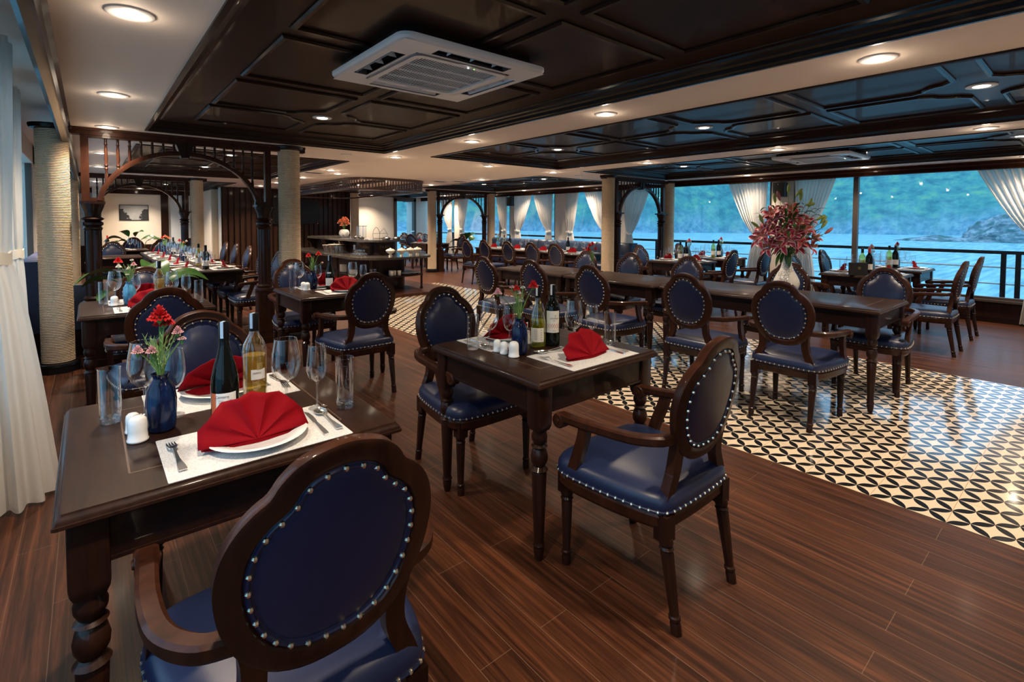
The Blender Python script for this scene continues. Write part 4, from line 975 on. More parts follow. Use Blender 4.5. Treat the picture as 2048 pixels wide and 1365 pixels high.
# table 3
setting(1.76, 4.40, 0, 'near cover of the table before the buffet'); setting(1.70, 4.80, PI, 'far cover of the table before the buffet', glasses=False)
place(WG, 'large wine glass left of the vase, table before the buffet', (1.50, 4.87, TZ)); place(SG, 'wine glass behind the vase, table before the buffet', (1.64, 4.77, TZ)); place(HG, 'water glass at the left corner, table before the buffet', (1.42, 4.80, TZ))
place(VB, 'deep blue ceramic bud vase on the table before the buffet', (1.565, 4.69, TZ))
shaker('white porcelain shaker, left of a pair, table before the buffet', (1.485, 4.70, TZ)); shaker('white porcelain shaker, right of a pair, table before the buffet', (1.50, 4.645, TZ))
bouquet('flower_bouquet', 'two red carnations with greenery, table before the buffet', (1.565, 4.69, TZ), .165, [(-.03, .02, .14, .019, RED), (.05, -.01, .155, .019, RED), (.075, -.03, .08, .009, PINK)], 8)
r, R = bottle('wine_bottle', 'burg', 'dark wine bottle with white label, table before the buffet', (1.71, 4.66, TZ), ('dark', 1)); rb(r, R, [('front_label', PAPERW, .03, .10, 0, .9, 0), ('neck_badge', PAPERW, .135, .155, 0, .5, -.004)])
# table 4
setting(.35, 4.43, 0, 'near cover of the second left table'); setting(.33, 4.86, PI, 'far cover of the second left table', glasses=False)
place(WG, 'large wine glass left of the turquoise vase, second left table', (.145, 4.86, TZ)); place(SG, 'wine glass right of the turquoise vase, second left table', (.27, 4.80, TZ)); place(HG, 'water glass at the left corner, second left table', (.075, 4.80, TZ))
place(VT, 'turquoise ceramic bud vase on the second left table', (.225, 4.70, TZ))
shaker('white porcelain shaker left of the turquoise vase, second left table', (.135, 4.68, TZ))
bouquet('flower_bouquet', 'red, white and pink carnations in the turquoise vase, second left table', (.225, 4.70, TZ), .165, [(-.06, .02, .155, .022, RED), (-.06, -.01, .12, .014, WHITEF), (.03, .0, .13, .015, PINK), (.0, .02, .10, .012, WHITEF), (.02, .01, .165, .010, WHITEF), (-.01, -.01, .06, .010, WHITEF)], 9)
r, R = bottle('wine_bottle', 'bord', 'clear bottle with yellow-green wine, second left table', (.42, 4.83, TZ), ('clear', 1)); rb(r, R, [('front_label', PAPERW, .03, .09, 0, .9, 0)])

# chairs
G1_ = 'navy leather dining chairs'
CH = [(.348, .908, 0, 'large navy chair seen from behind in the lower left foreground'), (.37, 2.55, PI, 'navy chair behind the nearest left table, front of its back visible'),
      (.35, 3.60, 0, 'dark-backed navy chair between the two left tables'), (.36, 5.30, PI, 'navy chair on the far side of the second left table'),
      (1.682, .878, 0, 'navy armchair in the right foreground, scroll arms, back to viewer'), (1.64, 2.585, PI, 'navy chair facing viewer behind the middle foreground table'),
      (1.68, 3.68, 0, 'navy chair seen from behind at the table before the buffet'), (1.615, 5.44, PI, 'navy chair beside the second rope column, behind the buffet table'),
      (3.60, 1.43, -PI/2, 'navy armchair on the tiles, nearest along the bare tables'), (3.57, 2.13, -PI/2, 'navy armchair on the tiles, second nearest along the bare tables'),
      (3.56, 3.10, -PI/2, 'navy armchair on the tiles, behind the wine bottles, third along the bare tables'), (3.54, 3.88, -PI/2, 'navy armchair on the tiles, fourth along the bare tables'), (3.46, 4.60, -PI/2, 'navy armchair on the tiles, farthest left along the bare tables'),
      (5.40, 1.27, PI/2, 'navy chair facing viewer at the right end of the bare tables'), (5.41, 2.07, PI/2, 'navy chair directly behind the lily vase'), (5.41, 3.19, PI/2, 'navy chair across the bare tables, third from the right end'),
      (5.35, 3.97, PI/2, 'navy chair across the bare tables, beside the right rope column'), (5.31, 4.69, PI/2, 'navy chair behind the small vase on the bare tables'),
      (7.12, 3.50, 0, 'navy armchair at the window table left of the lilies, back to viewer'), (8.05, 3.42, 0, 'navy armchair partly behind the lilies, nearer the window'),
      (7.33, 5.25, PI, 'navy chair beyond the window table, before the right-hand arch'), (8.5, 5.2, PI, 'navy chair beyond the window table, by the window rope column'),
      (7.2, 2.72, PI, 'navy chair with curved top right of the lily vase'), (8.25, 2.70, PI, 'navy chair by the window left of the laid right-hand table'),
      (7.02, .975, 0, 'navy armchair seen edge-on at the right-hand window table'), (8.15, .99, 0, 'navy armchair seen edge-on, nearest the right window'),
      (6.42, 9.2, -PI/2, 'chair at the far left end of the banquette table'), (6.5, 8.65, -PI/2, 'second chair from the left at the banquette table'), (6.45, 7.8, -PI/2, 'third chair from the left at the banquette table'), (6.48, 7.12, -PI/2, 'fourth chair from the left at the banquette table'),
      (6.5, 6.5, -PI/2, 'chair at the banquette table hidden beside the right rope column'),
      (8.2, 11.95, PI/2, 'chair left of the far arch post beyond the banquette'), (7.6, 13.9, PI, 'chair beyond the far table behind the buffet, left'), (8.15, 13.95, PI, 'chair beyond the far table behind the buffet, right'), (8.3, 15.6, PI, 'chair by the glazed end door, left'), (8.8, 15.4, PI, 'chair by the glazed end door, right'),
      (1.90, 7.02, PI/2, 'chair at the long laid table, just right of the arch post'), (1.90, 7.75, PI/2, 'chair at the long laid table, behind the arch post'), (1.93, 8.75, PI/2, 'chair at the long laid table, third from the near end'),
      (1.93, 9.65, PI/2, 'chair at the long laid table, fourth from the near end'), (1.93, 10.5, PI/2, 'chair at the long laid table, farthest at right'),
      (.34, 12.0, PI, 'chair framed by the near left arch, beside its post'), (.80, 14.6, 0, 'dark chair in the far left corner by the leafy plant'), (1.2, 13.0, PI, 'chair at the head of the long laid table'), (1.80, 13.5, PI, 'chair beyond the head of the long laid table')]
for x, y, rz, l in CH: chair(x, y, rz, l, G1_)

# bare long tables on the tiles
table(4.30, 1.03, 5.09, 2.86, 'long bare dark table, right end of the row on the tiles'); table(4.26, 2.90, 5.06, 4.13, 'bare dark table in the middle of the row on the tiles'); table(4.26, 4.16, 5.06, 5.40, 'bare dark table at the left end of the row on the tiles')
# lily vase
LV = (4.72, 1.83, TZ)
lv = tag(MB().lathe([(.055, 0), (.06, .004), (.075, .02), (.098, .055), (.107, .09), (.100, .125), (.078, .17), (.055, .21), (.042, .25), (.038, .29), (.042, .33), (.052, .365), (.06, .375), (.056, .375), (.036, .33), (.034, .28), (.001, .2)], 48).build('lily_vase', VASEW, None, LV, sharp=60), 'large crackled pearl vase holding the lilies on the bare table', 'vase')
# lilies
LMAT = bpy.data.materials.new('lily petal'); LMAT.use_nodes = True
t = NT(LMAT); at = t.n('ShaderNodeAttribute', attribute_name='tint'); t.l(at.outputs[0], t.b.inputs['Base Color']); t.b.inputs['Roughness'].default_value = .5
def lily(parent, c, d, size, opened, rnd):
    d = Vector(d).normalized(); q = d.to_track_quat('Z', 'Y').to_matrix(); o = Vector(c); vs = []; fs = []; cols = []
    nu, nv = 8, 4
    for p in range(6):
        a = 2*PI*p/6+rnd.uniform(-.1, .1); wid = size*(.20 if p % 2 else .15); R = Matrix.Rotation(a, 3, 'Z'); base = len(vs)
        for i in range(nu+1):
            u = i/nu; rad = size*opened*(u**1.15)*.95; z = size*(.75*u-.55*opened*u**3.2)
            w = wid*math.sin(PI*min(.999, u*.93+.05))**.8
            for j in range(nv+1):
                v = (j/nv-.5)*2; pt = R @ Vector((rad+.01*abs(v), v*w, z+.12*size*v*v*(.5-u*.2)+.006*math.sin(u*14+v*5)*size*6*.1)); pt = q @ pt
                vs.append(tuple(o+pt)); e_ = abs(v)**1.6; tip = max(0, u-.8)*2.5
                k = min(1, .15+.85*max(max(0, e_-.5)*2.0, tip*.5)); A_ = (.40, .003, .035); B_ = (.88, .60, .60)
                if abs(v) < .3 and u < .45: A_ = (.80, .42, .25)
                cols.append(tuple(A_[n_]+(B_[n_]-A_[n_])*(k-.15) for n_ in range(3))+(1,))
        fs += [(base+i*(nv+1)+j, base+i*(nv+1)+j+1, base+(i+1)*(nv+1)+j+1, base+(i+1)*(nv+1)+j) for i in range(nu) for j in range(nv)]
    f = empty('lily', None, None); f.parent = parent
    me = bpy.data.meshes.new('petals'); me.from_pydata(vs, [], fs); me.materials.append(LMAT); ca = me.color_attributes.new('tint', 'FLOAT_COLOR', 'POINT')
    for i, c_ in enumerate(cols): ca.data[i].color = c_
    me.polygons.foreach_set('use_smooth', [True]*len(fs)); ob_ = bpy.data.objects.new('petals', me); COL.objects.link(ob_); ob_.parent = f
    m_ = MB()
    for k in range(6):
        a = 2*PI*k/6+.3; e_ = q @ Vector((size*.22*math.cos(a), size*.22*math.sin(a), size*.75)); m_.tube([tuple(o), tuple(o+e_*.6), tuple(o+e_)], .0012, 5); m_.ball(tuple(o+e_), .0035, 6, 4)
    m_.build('stamens', mat_anther, f)
mat_anther = mat('anther', (.45, .22, .05), .6)
lb = empty('lily_bouquet', 'tall bouquet of pink stargazer lilies with green buds in the pearl vase', 'flowers', (LV[0], LV[1], TZ+.36))
rnd = random.Random(11); camdir = Vector((-LV[0], -LV[1], .1)).normalized(); side = Vector((.70, -.71, 0)).normalized()  # side: to the right in view
def off(s, h, dpt=0): return Vector(side*s)+Vector((0, 0, h))+camdir*dpt
FL = [(-.20, .17, .07), (-.135, .23, .08), (-.04, .20, .10), (.06, .19, .11), (.11, .12, .09), (-.05, .09, .10), (-.24, .13, .04), (.05, .33, .06), (-.01, .30, .05), (.10, .28, .05), (-.06, .37, .03), (-.14, .36, .02), (.14, .22, .06), (.03, .41, .0), (.235, .15, .02), (.22, .06, .04), (.10, .07, .10), (-.17, .06, .06), (.0, .14, -.1), (-.1, .2, -.12), (.1, .22, -.12), (.01, .13, .13), (-.20, .21, .0), (.17, .30, .0), (-.12, .31, .05)]
for k, (s, h, dp) in enumerate(FL):
    p = off(s, h, dp); d = (p-Vector((0, 0, .06))).normalized()*.8+camdir*.55+Vector((0, 0, rnd.uniform(-.1, .3))); lily(lb, p-d.normalized()*.04, d, rnd.uniform(.10, .125), rnd.choice([.9, .8, .6, .95]), rnd)
BUDM = mat('lily bud green', (.30, .36, .08), .45)
BUDP = mat('lily bud pink', (.42, .13, .12), .45)
for k, (s, h, dp, tl) in enumerate([(-.0, .52, 0, .0), (.06, .50, 0, .7), (.10, .46, 0, .1), (.14, .42, .02, 1.4), (.17, .40, .02, .3), (-.11, .44, 0, -.15), (.24, .29, 0, 1.0), (.27, .26, 0, .7), (.28, .22, .02, .6), (-.21, .26, 0, -.4), (-.24, .22, .02, -.9), (-.07, .46, .02, -.3), (.31, .17, .02, .9), (.20, .10, .04, 1.2)]):
    b = off(s, h, dp); ax = (side*math.sin(tl)+Vector((0, 0, math.cos(tl)))).normalized(); L_ = .088; m_ = MB()
    m_.tube([tuple(b+ax*L_*t_) for t_ in (0, .15, .4, .7, .9, 1)], [.004, .010, .0145, .013, .008, .001], 8); bo = empty('lily_bud', None, None); bo.parent = lb; m_.build('bud', BUDP if k in (11, 12, 13) else BUDM, bo, sharp=60)
    MB().tube(crm([(0, 0, -.1), tuple(b*.5+Vector((0, 0, .02))), tuple(b)], 4), .0022, 6).build('stem', STEM, bo)
m_ = MB()
def leafgeo(m_, p0, p1, up, w, n=7, curl=.2):
    p0, p1 = Vector(p0), Vector(p1); ax = p1-p0; L_ = ax.length; ax.normalize(); sd = ax.cross(Vector(up)); sd.normalize(); nn = sd.cross(ax); vs = []
    for i in range(n+1):
        u = i/n; ww = w*math.sin(PI*min(.995, u*.97+.02))**.75; c_ = p0+ax*L_*u+nn*(math.sin(PI*u)*L_*curl)
        for v in (-1, -.5, 0, .5, 1): vs.append(tuple(c_+sd*ww*v+nn*(abs(v)*ww*.3)))
    m_.add(vs, [(i*5+j, i*5+j+1, (i+1)*5+j+1, (i+1)*5+j) for i in range(n) for j in range(4)])
for k in range(120):
    a = rnd.uniform(0, 2*PI); hh = rnd.uniform(-.02, .40); rr = rnd.uniform(.04, .21)*(1 if hh > .05 else .5); b = Vector((rr*math.cos(a), rr*math.sin(a), hh)); dd = Vector((math.cos(a), math.sin(a), rnd.uniform(-.6, .9))).normalized()*rnd.uniform(.07, .13)
    leafgeo(m_, b, b+dd, (0, 0, 1), rnd.uniform(.009, .016))
for s, z in ((-.09, -.12), (.0, -.10), (.02, -.13), (-.05, -.10)): leafgeo(m_, off(s*.3, .03, .05), off(s, z, .10), (0, 0, 1), .018, curl=.1)
m_.build('foliage', GREEN, lb, recalc=False, sharp=80)
# small vase with red carnations on the bare table
vg = tag(MB().lathe([(.03, 0), (.033, .004), (.04, .04), (.036, .08), (.02, .12), (.018, .13), (.024, .145), (.022, .145), (.016, .12), (.001, .1)], 28).build('glass_vase', GLASST, None, (4.75, 4.10, TZ), sharp=60), 'small glass vase of red carnations on the bare tables', 'vase')
bouquet('flower_bouquet', 'red carnations on tall green stems on the bare tables', (4.75, 4.10, TZ), .13, [(-.03, .02, .20, .028, RED), (.035, -.02, .16, .026, RED), (-.04, .03, .15, .024, RED), (.0, .0, .22, .022, RED)], 14, foliage=34)

# ================================================================= WINDOW TABLES
def small_bottle(style, label, x, y, cap=BLACK):
    r = empty('wine_bottle', label, 'wine bottle', (x, y, TZ)); MB().lathe(BORD, 16).build('bottle_glass', {'d': DGLASS, 'g': YGLASS}[style], r, sharp=60)
    if style == 'g': MB().lathe([(.032, .004), (.034, .01), (.034, .15), (.001, .151)], 16).build('wine', LIQ, r)
    MB().lathe([(.0158, .25), (.0158, .306), (.001, .309)], 12).build('capsule', cap, r); MB().lathe([(.0388, .04), (.0388, .11)], 16, caps=False).build('front_label', PAPERW, r)
REDC = mat('red foil', (.45, .02, .02), .35)
WT = [((7.0, 4.08, 7.8, 4.88), 'left inner window table', 0), ((8.2, 4.15, 9.0, 4.95), 'left window-side table', 0), ((7.0, 1.54, 7.8, 2.34), 'right inner window table', 1), ((8.2, 1.54, 9.0, 2.34), 'right window-side table', 1)]
for (x0, y0, x1, y1), nm, rgt in WT:
    table(x0, y0, x1, y1, 'dark square %s, laid for two' % nm)
    cx, cy_ = (x0+x1)/2, (y0+y1)/2
    setting(cx+.03, cy_-.235, 0, 'near cover of the %s' % nm, near=False); setting(cx-.03, cy_+.235, PI, 'far cover of the %s' % nm, near=False)
    small_bottle('g', 'pale green white wine bottle on the %s' % nm, cx+.03, cy_+.05); small_bottle('d', 'dark red wine bottle on the %s' % nm, cx+.12, cy_, REDC if (rgt and x0 < 7.5) else BLACK)
    place(VT if False else VB, 'blue bud vase on the %s' % nm, (cx-.17, cy_+.0, TZ)) if False else None
    fl = [(.0, .0, .16, .022, RED if not (rgt and x0 < 8) else PINK), (.04, .0, .14, .014, WHITEF), (-.04, .01, .14, .016, PINK), (.02, -.02, .10, .012, WHITEF)]
    place(VT, 'slim pale blue bud vase on the %s' % nm, (cx+.21, cy_+.0, TZ))
    bouquet('flower_bouquet', 'mixed pink, white and red carnations on the %s' % nm, (cx+.21, cy_+.0, TZ), .165, fl, int(cx*10), foliage=14)
mh = empty('menu_holder', 'black menu box with gold emblem on the right inner window table', 'menu holder', (7.06, 1.93, TZ), -.7)
MB().prism(rrect(-.105, -.02, .105, .02, .003, 2), 0, .15).build('box', BLACKM, mh); MB().lathe([(.014, -.0205), (.018, -.0205), (.018, -.0215), (.014, -.0215), (.014, -.0205)], 20, (0, 0, .085), caps=False, ax='y').box(-.006, -.0215, .078, .006, -.0205, .092).build('emblem', GOLD, mh)

# ================================================================= LONG LAID TABLE (left, through the arch) and BANQUETTE TABLE
for k, (ya, yb) in enumerate(((7.15, 8.85), (8.87, 10.57), (10.59, 12.3))):
    table(.77, ya, 1.53, yb, 'section of the long laid table through the left arch, %s from near' % NUMW[k])
for k in range(6):
    y = 7.5+.84*k
    setting(1.35, y, PI/2, '%s right-hand cover of the long left table' % NUMW[k], near=False, grp='long left table')
    setting(.95, y+.02, -PI/2, '%s left-hand cover of the long left table' % NUMW[k], near=False, grp='long left table')
for k, (x, y, s) in enumerate(((1.16, 8.1, 'g'), (1.2, 9.8, 'd'), (1.22, 11.35, 'd'), (1.16, 7.55, 'd'))):
    small_bottle(s, '%s wine bottle on the long left table, %s from the near end' % ('pale' if s == 'g' else 'dark', NUMW[k]), x, y)
for k, (x, y, fl) in enumerate(((1.1, 9.2, [(-.03, 0, .15, .02, RED), (.02, 0, .12, .015, PEACH), (.06, 0, .14, .015, WHITEF)]), (1.05, 10.9, [(0, 0, .17, .03, PEACH), (.03, .02, .15, .03, PEACH), (-.04, 0, .15, .028, RED), (.06, 0, .14, .025, PEACH)]))):
    place(VB, 'bud vase with carnations on the long left table, %s' % ('nearer' if k == 0 else 'farther'), (x, y, TZ)); bouquet('flower_bouquet', 'peach and red carnations on the long left table, %s bunch' % ('nearer' if k == 0 else 'farther'), (x, y, TZ), .165, fl, 20+k)
for k, (ya, yb) in enumerate(((6.45, 7.58), (7.6, 8.73), (8.75, 9.9))): table(7.15, ya, 7.95, yb, 'laid table before the banquette, %s from the right' % NUMW[k])
for k in range(4):
    y = 6.85+.84*k
    setting(7.75, y, PI/2, '%s banquette-side cover from the right' % NUMW[k], near=False, grp='banquette table'); setting(7.35, y, -PI/2, '%s aisle-side cover from the right' % NUMW[k], near=False, grp='banquette table')
small_bottle('g', 'pale wine bottle on the banquette table', 7.55, 9.25); small_bottle('d', 'dark wine bottle on the banquette table', 7.6, 9.1); small_bottle('d', 'dark wine bottle near the right end of the banquette table', 7.58, 7.2)
place(VT, 'bud vase near the left end of the banquette table', (7.55, 9.5, TZ)); bouquet('flower_bouquet', 'small carnations near the left end of the banquette table', (7.55, 9.5, TZ), .165, [(0, 0, .14, .018, WHITEF), (.04, 0, .12, .016, PINK)], 31)
# far tables
table(7.15, 12.2, 7.95, 13.1, 'far laid table behind the slim rope column'); table(-.05, 10.75, .72, 11.5, 'far left laid table beside the arch post'); table(.1, 13.2, 1.0, 14.0, 'far left corner table with glasses')
setting(7.5, 12.6, PI/2, 'right cover of the far table behind the column', near=False); setting(7.4, 12.95, -PI/2, 'left cover of the far table behind the column', near=False)
place(VT, 'bud vase on the far table behind the column', (7.6, 12.35, TZ)); bouquet('flower_bouquet', 'pale carnations on the far table behind the column', (7.6, 12.35, TZ), .165, [(0, 0, .14, .02, PINK), (.04, 0, .12, .016, WHITEF)], 33)
setting(.55, 13.4, 0, 'cover of the far left corner table', near=False, fan=False)
small_bottle('d', 'dark bottle on the far left corner table', .3, 13.4, REDC)
# banquette sofas
def banquette(x0, y0, y1, label, back, m, face=-1, h=.90):
    r = empty('banquette', label, 'sofa', (x0, y0, 0)); L_ = y1-y0; n_ = max(2, round(L_/.32)); D = .62
    def sx(a): return a if face < 0 else -a
    def bx(xa, ya, za, xb, yb, zb): return (min(sx(xa), sx(xb)), ya, za, max(sx(xa), sx(xb)), yb, zb)
    MB().box(*bx(.04, 0, 0, D, L_, .28)).build('plinth', WOODV, r)
    mb = MB().loft([[(sx(p[0]), y, p[1]) for p in rrect(0, .28, D-.06, .46, .05, 4)] for y in (0, L_)]); mb.build('seat', LEATHER if m is LEATHER2 else m, r)
    mb = MB()
    for k in range(n_):
        a, b = L_*k/n_+.002, L_*(k+1)/n_-.002
        mb.loft([[(sx(D-.14-.012*q), y, z) for z in (.44,)]+[(sx(D-.14-q), y, .60), (sx(D-.14-q), y, h-.06), (sx(D-.12), y, h-.01), (sx(D-.03), y, h), (sx(D), y, h-.02), (sx(D), y, .44)] for y, q in ((a, 0), (a+.03, .025), ((a+b)/2, .035), (b-.03, .025), (b, 0))])
    mb.build('backrest', m, r, sharp=50)
    MB().box(*bx(.0, -.05, .28, D, 0.0, h-.25)).box(*bx(D-.2, -.06, .28, D+.0, 0.005, h+.0)).build('end_panel', LEATHER2, r)
banquette(8.45, 6.62, 11.5, 'long slate blue leather banquette under the right windows', 1, LEATHER2, -1, .93)
banquette(.08, 6.75, 9.2, 'plaid-backed banquette against the left wall behind the arch', 1, PLAID, 1, .98)

# ================================================================= BUFFET
bf = empty('buffet_counter', 'curved dark granite buffet with two tiers below the canopy', 'buffet', (0, 0, 0))
def bo(x0, y0, x1, y1, r): return rrect(x0, y0, x1, y1, r, 8)
MB().prism(bo(3.40, 8.28, 5.62, 13.0, .75), 0, .05).build('plinth', FLOOR, bf)
MB().prism(bo(3.95, 8.95, 4.95, 12.6, .45), .05, .68).build('cupboard', WOODV, bf)
for z0, z1, o, a in ((.68, .72, 0, bo(3.66, 8.42, 5.30, 12.9, .60)),): MB().loft([[(x, y, z) for x, y in a] for z in (z0, z1)]).build('lower_counter', GRAN, bf)
MB().prism(bo(3.80, 8.60, 5.20, 12.8, .55), .33, .355).build('lower_shelf', WOOD, bf)
MB().prism(bo(4.15, 9.15, 4.80, 12.5, .3), .72, .98).build('riser', WOODV, bf)
MB().prism(bo(4.0, 8.98, 4.98, 12.7, .42), .98, 1.02).build('upper_counter', GRAN, bf)
for x, y in ((5.06, 8.80), (3.95, 8.7), (3.75, 9.8)): MB().lathe([(.03, .05), (.032, .08), (.02, .10), (.022, .3), (.03, .33), (.02, .36), (.024, .6), (.034, .68)], 14, (x, y, 0)).build('post', WOODV, bf)
for y in (9.2, 10.2, 11.2, 12.2):
    m_ = MB(); m_.prism([(0, 0), (.22, 0), (.20, .06), (.12, .12), (.10, .2), (0, .25)], -.02, .02)
    m_.xf(Matrix.Translation((4.15, y, .98)) @ Matrix(((-1, 0, 0, 0), (0, 0, 1, 0), (0, -1, 0, 0), (0, 0, 0, 1)))); m_.build('bracket', WOOD, bf)
for y in (9.9, 11.0): MB().box(4.135, y-.035, .80, 4.15, y+.035, .90).build('socket_plate', PLAST, bf)
for k, (x, y) in enumerate(((4.10, 9.12), (4.45, 8.86))): pass
# canopy
cn = empty('spindle_canopy', 'rounded wooden spindle canopy hanging over the buffet', 'canopy', (0, 0, 0))
cp = [Vector((x, y, 0)) for x, y in bo(3.98, 9.38, 5.62, 13.9, .5)]
for z0, z1, nm, k in ((2.20, 2.25, 'top_rail', .035), (2.00, 2.035, 'bottom_rail', .03)):
    MB().sweep([(p.x, p.y, (z0+z1)/2) for p in cp], [(-k, -(z1-z0)/2), (k, -(z1-z0)/2), (k, (z1-z0)/2), (-k, (z1-z0)/2)], closed=True).build(nm, CANW, cn)
pts = along(cp, .062); sp_me = None
for k, p in enumerate(pts):
    if p.y > 13.0: continue
    if sp_me is None:
        o = MB().lathe([(.010, 0), (.010, .03), (.015, .045), (.010, .055), (.017, .085), (.010, .12), (.015, .13), (.010, .17)], 8).build('spindle', CANW, cn); sp_me = o
    else: o = sp_me.copy(); COL.objects.link(o)
    o.parent = cn; o.location = (p.x, p.y, 2.032)
MB().box(4.6, 9.6, 2.20, 4.75, 13.4, 2.245).build('hanging_rack_beam', WOOD, cn)
# things on the buffet
pv = tag(MB().lathe([(.05, 0), (.055, .005), (.10, .05), (.115, .10), (.10, .15), (.07, .18), (.06, .18), (.09, .14), (.10, .1), (.001, .03)], 32).build('round_vase', VASEW, None, (4.35, 10.95, 1.02), sharp=60), 'round pale mosaic vase on the upper buffet counter', 'vase')
bouquet('flower_bouquet', 'dense ball of peach carnations in the round buffet vase', (4.35, 10.95, 1.02), .17, [(.11*math.cos(a)*q, .11*math.sin(a)*q, .10+.09*(1-q*q)+(.05 if k % 3 == 0 else 0), .048, PEACH) for k, (a, q) in enumerate([(i*.97, .25+.75*((i % 5)/4)) for i in range(16)])], 40, foliage=10)
def tall_jar(x, y, z, h, rr, l):
    r = empty('glass_stack', l, 'glass', (x, y, z)); MB().lathe([(rr*.72, 0), (rr*.75, .01), (rr*.8, h*.6), (rr, h)], 24, caps=False).build('wall', GLASST, r); MB().lathe([(rr, h), (rr*1.03, h+.005), (.001, h+.006)], 24).build('lid', CREAM, r)
    m_ = MB()
    for k in range(6):
        a = PI/3*k; m_.lathe([(.02, .01), (.026, h*.8)], 8, (rr*.5*math.cos(a), rr*.5*math.sin(a), 0), caps=False)
    m_.build('stacked_glasses', GLASST, r)
tall_jar(3.93, 10.3, .72, .18, .16, 'inverted glass dome with a pale lid, front one, on the lower buffet'); tall_jar(3.93, 10.75, .72, .15, .13, 'smaller glass dome behind another on the lower buffet')
rk = empty('wire_rack', 'black wire bread rack on the upper counter before the white wall', 'rack', (4.62, 9.75, 1.02))
MB().tube(crm([(-.14, 0, 0), (-.14, 0, .14), (-.07, 0, .24), (.0, 0, .14), (.0, 0, 0)], 5), .004, 6).tube([(0, 0, .12), (.10, 0, .22), (.16, 0, .12)], .004, 6).tube([(-.14, 0, .11), (.18, 0, .11)], .004, 6).tube([(-.14, 0, .005), (.18, 0, .005)], .004, 6).tube([(.18, 0, 0), (.18, 0, .11)], .004, 6).build('frame', BLACKM, rk)
for k in range(3):
    o = empty('cutlery_rack', 'tall thin glass cylinder on the upper counter, %s' % ('left', 'middle', 'right')[k], 'glass', (4.42, 10.35-.16*k, 1.02)); MB().lathe([(.035, 0), (.035, .26)], 16, caps=False).build('wall', GLASST, o); MB().lathe([(.05, .26), (.05, .268), (.001, .269)], 16).build('lid', BLACKM, o)
cupp = tag(MB().lathe([(.018, 0), (.02, .004), (.03, .035), (.032, .055)], 14, caps=False).build('glass_cup', GLASST, sharp=60), '', 'glass')
k = 0
for i in range(5):
    for j in range(3):
        place(cupp, 'small glass cup in the cluster on the lower buffet corner', (3.86+.07*j, 9.05+.075*i, .72), 0, 'glass cups on the lower buffet corner')
for i in range(4):
    for j in range(2): place(cupp, 'small glass cup stacked above the cluster on the lower buffet', (3.9+.07*j, 9.09+.075*i, .78), 0, 'stacked glass cups on the lower buffet')
for i in range(6):
    for j in range(3): place(cupp, 'small glass cup at the right end of the lower buffet', (4.98+.06*j, 8.75+.07*i, .72), 0, 'glass cups at the right end of the lower buffet')
bowl = empty('soup_tureen', '', 'bowl'); MB().lathe([(.03, 0), (.035, .03), (.02, .045), (.03, .06), (.075, .09), (.085, .115), (.09, .118)], 24, caps=False).build('bowl', CREAM, bowl, sharp=60); MB().lathe([(.088, .118), (.06, .145), (.02, .155), (.015, .165), (.001, .17)], 24).build('lid', CREAM, bowl)
for k, (x, y) in enumerate(((4.30, 8.62), (4.52, 8.60), (4.73, 8.64), (4.92, 8.72))): place(bowl, 'cream lidded tureen on the lower buffet, %s from the left' % NUMW[k], (x, y, .72), 0, 'cream lidded tureens')
cup2 = tag(MB().lathe([(.03, 0), (.034, .004), (.036, .09), (.033, .09), (.03, .01), (.001, .008)], 20).build('cream_cup', CREAM, sharp=60), '', 'cup')
for k, (x, y) in enumerate(((4.36, 8.70), (4.45, 8.76), (4.52, 8.70), (4.40, 8.82))): place(cup2, 'cream cup among those on the lower buffet shelf, %s' % NUMW[k], (x, y, .355), 0, 'cream cups on the lower shelf')
place(PL, 'white platter at the right end of the lower buffet shelf', (4.92, 8.85, .356)); place(PL, 'white platter on the buffet shelf behind another', (4.75, 8.8, .356))
pst = tag(MB().lathe([(.1, 0), (.12, .01), (.12, .16), (.001, .165)], 24).build('plate_stack', CREAM), 'stack of pale plates on the left shelf of the buffet', 'plates'); pst.location = (3.98, 9.95, .355)
pst = tag(MB().lathe([(.1, 0), (.13, .01), (.13, .09), (.001, .095)], 24).build('plate_stack', CREAM), 'lower stack of pale plates on the buffet shelf, right of the taller', 'plates'); pst.location = (3.98, 9.45, .355)
for k in range(10): place(SP, 'steel serving spoon lying on the upper buffet counter', (4.15+.05*(k % 4), 9.2+.11*k, 1.022), .4*k, 'serving spoons on the upper counter')
chf = empty('serving_dish', '', 'dish'); MB().lathe([(.07, 0), (.09, .03), (.095, .032)], 20, caps=False).build('dish', CHROME, chf, sharp=60); MB().lathe([(.09, .032), (.05, .055), (.012, .06), (.01, .072), (.001, .075)], 20).build('lid', BLACK, chf)
for k, (x, y) in enumerate(((4.25, 10.1), (4.2, 9.75), (4.5, 9.2), (4.7, 9.15))): place(chf, 'dark-lidded serving dish on the upper buffet counter, %s from the left' % NUMW[k], (x, y, 1.02), 0, 'dark-lidded dishes')
# tv
tv = empty('television', 'black flat television on the slatted wall', 'television', (4.43, YS-.05, 1.64)); MB().box(-.62, -.03, -.34, .62, .02, .34).build('casing', BLACKM, tv); MB().box(-.60, -.034, -.32, .60, -.03, .32).build('screen', BLACK, tv); MB().ball((.57, -.036, -.33), .006).build('power_light', LEDR, tv)
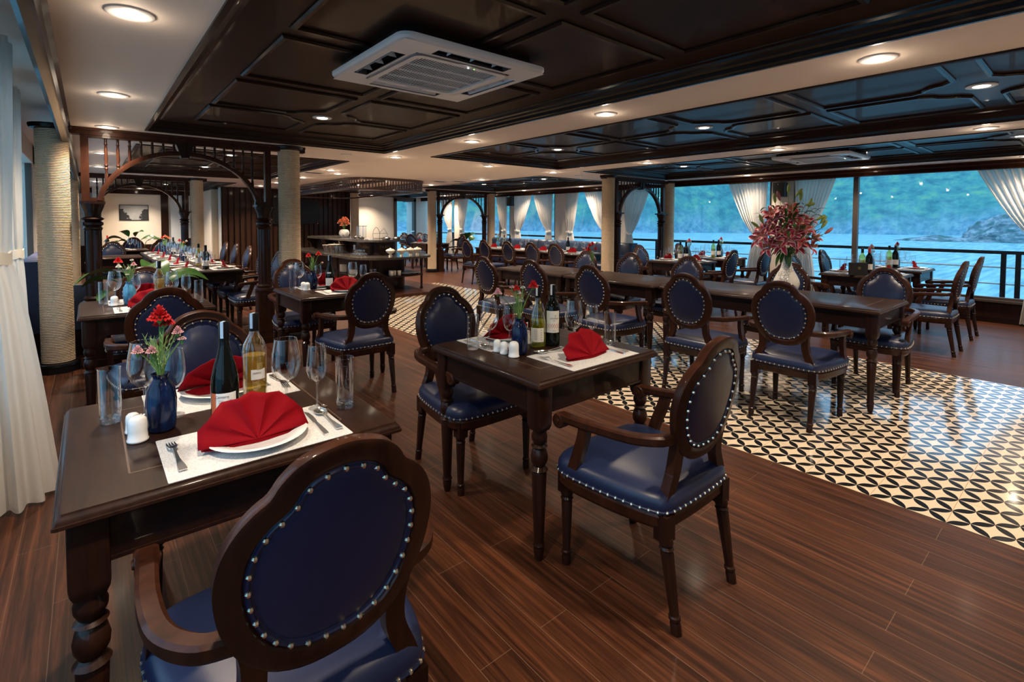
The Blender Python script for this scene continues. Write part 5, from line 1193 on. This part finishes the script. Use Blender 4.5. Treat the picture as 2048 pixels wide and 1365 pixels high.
# framed picture
PIC = mat('monochrome river photograph', (.2, .2, .2), .5); t = NT(PIC); v = t.coords((1, 1, 1)); sp = t.n('ShaderNodeSeparateXYZ'); t.l(v, sp.inputs[0]); n = t.noise(v, 7, 6, .6)
mk = t.math('ADD', t.math('MULTIPLY', t.math('ABSOLUTE', sp.outputs[0]), 2.6), t.math('SUBTRACT', n, .75)); t.col(t.mix(t.math('MULTIPLY', t.math('LESS_THAN', sp.outputs[2], .10), t.math('GREATER_THAN', mk, t.math('MULTIPLY', t.math('ADD', sp.outputs[2], .22), 1.1))), t.mix(n, (.22, .23, .24), (.42, .43, .44)), (.02, .022, .025)))
pf = empty('framed_picture', 'framed black and white river landscape on the far white wall', 'picture', (1.0, 17.68, 1.60)); MB().box(-.33, 0, -.22, .33, .018, .22).build('frame', BLACKM, pf); MB().box(-.315, -.004, -.205, .315, 0, .205).build('print', PIC, pf)
# plants
def plant(x, y, label, leaves, pot_h=.45, seed=1):
    rnd = random.Random(seed); r = empty('potted_plant', label, 'plant', (x, y, 0)); MB().lathe([(.09, 0), (.11, .02), (.13, pot_h-.03), (.14, pot_h), (.12, pot_h), (.115, pot_h-.05), (.001, pot_h-.05)], 24).build('pot', TERRA, r, sharp=50)
    for dx, dy, dz, L_, w, tz in leaves:
        b = Vector((dx*.3, dy*.3, pot_h-.06)); t0 = Vector((dx*.45, dy*.45, dz)); d_ = Vector((dx, dy, 0)).normalized()*L_; e_ = t0+d_+Vector((0, 0, tz)); m_ = MB()
        leafgeo(m_, t0, e_, (.3*dy/(abs(dx)+abs(dy)), -.3*dx/(abs(dx)+abs(dy)), 1), w*1.25, 10, .20); lf = m_.build('leaf', GREEN, r, recalc=False, sharp=80); MB().tube(crm([tuple(b), tuple(b*.4+t0*.6+Vector((0, 0, .03))), tuple(t0)], 4), .006, 6).build('leaf_stalk', STEM, lf)
plant(.36, 5.78, 'broad-leaved green plant behind the second left table', [(-.28, -.10, .88, .36, .07, -.05), (-.22, -.22, .72, .30, .07, -.02), (.05, -.1, .95, .30, .10, -.10), (.35, -.1, .82, .38, .07, -.01), (.40, .05, .76, .30, .06, .05), (.2, -.25, .70, .30, .08, -.1), (-.3, .1, .8, .3, .07, -.02), (.1, .25, .9, .3, .08, 0)], .5, 2)
plant(.85, 15.6, 'dark leafy plant before the far white wall', [(-.4, 0, .90, .4, .09, -.05), (-.2, -.1, .98, .22, .10, .12), (.1, -.1, .98, .22, .10, .12), (.35, 0, .90, .4, .10, -.05), (.6, .05, .86, .4, .09, -.08), (-.3, -.2, .86, .3, .09, -.08)], .6, 3)
plant(8.6, 12.3, 'dark round-leaved plant at the left end of the banquette', [(-.1, -.1, .85, .2, .13, .18), (.1, -.15, .85, .2, .14, .16), (-.25, 0, .80, .3, .12, .02), (-.4, .1, .75, .35, .1, .0), (.25, 0, .80, .25, .12, .08)], .5, 4)
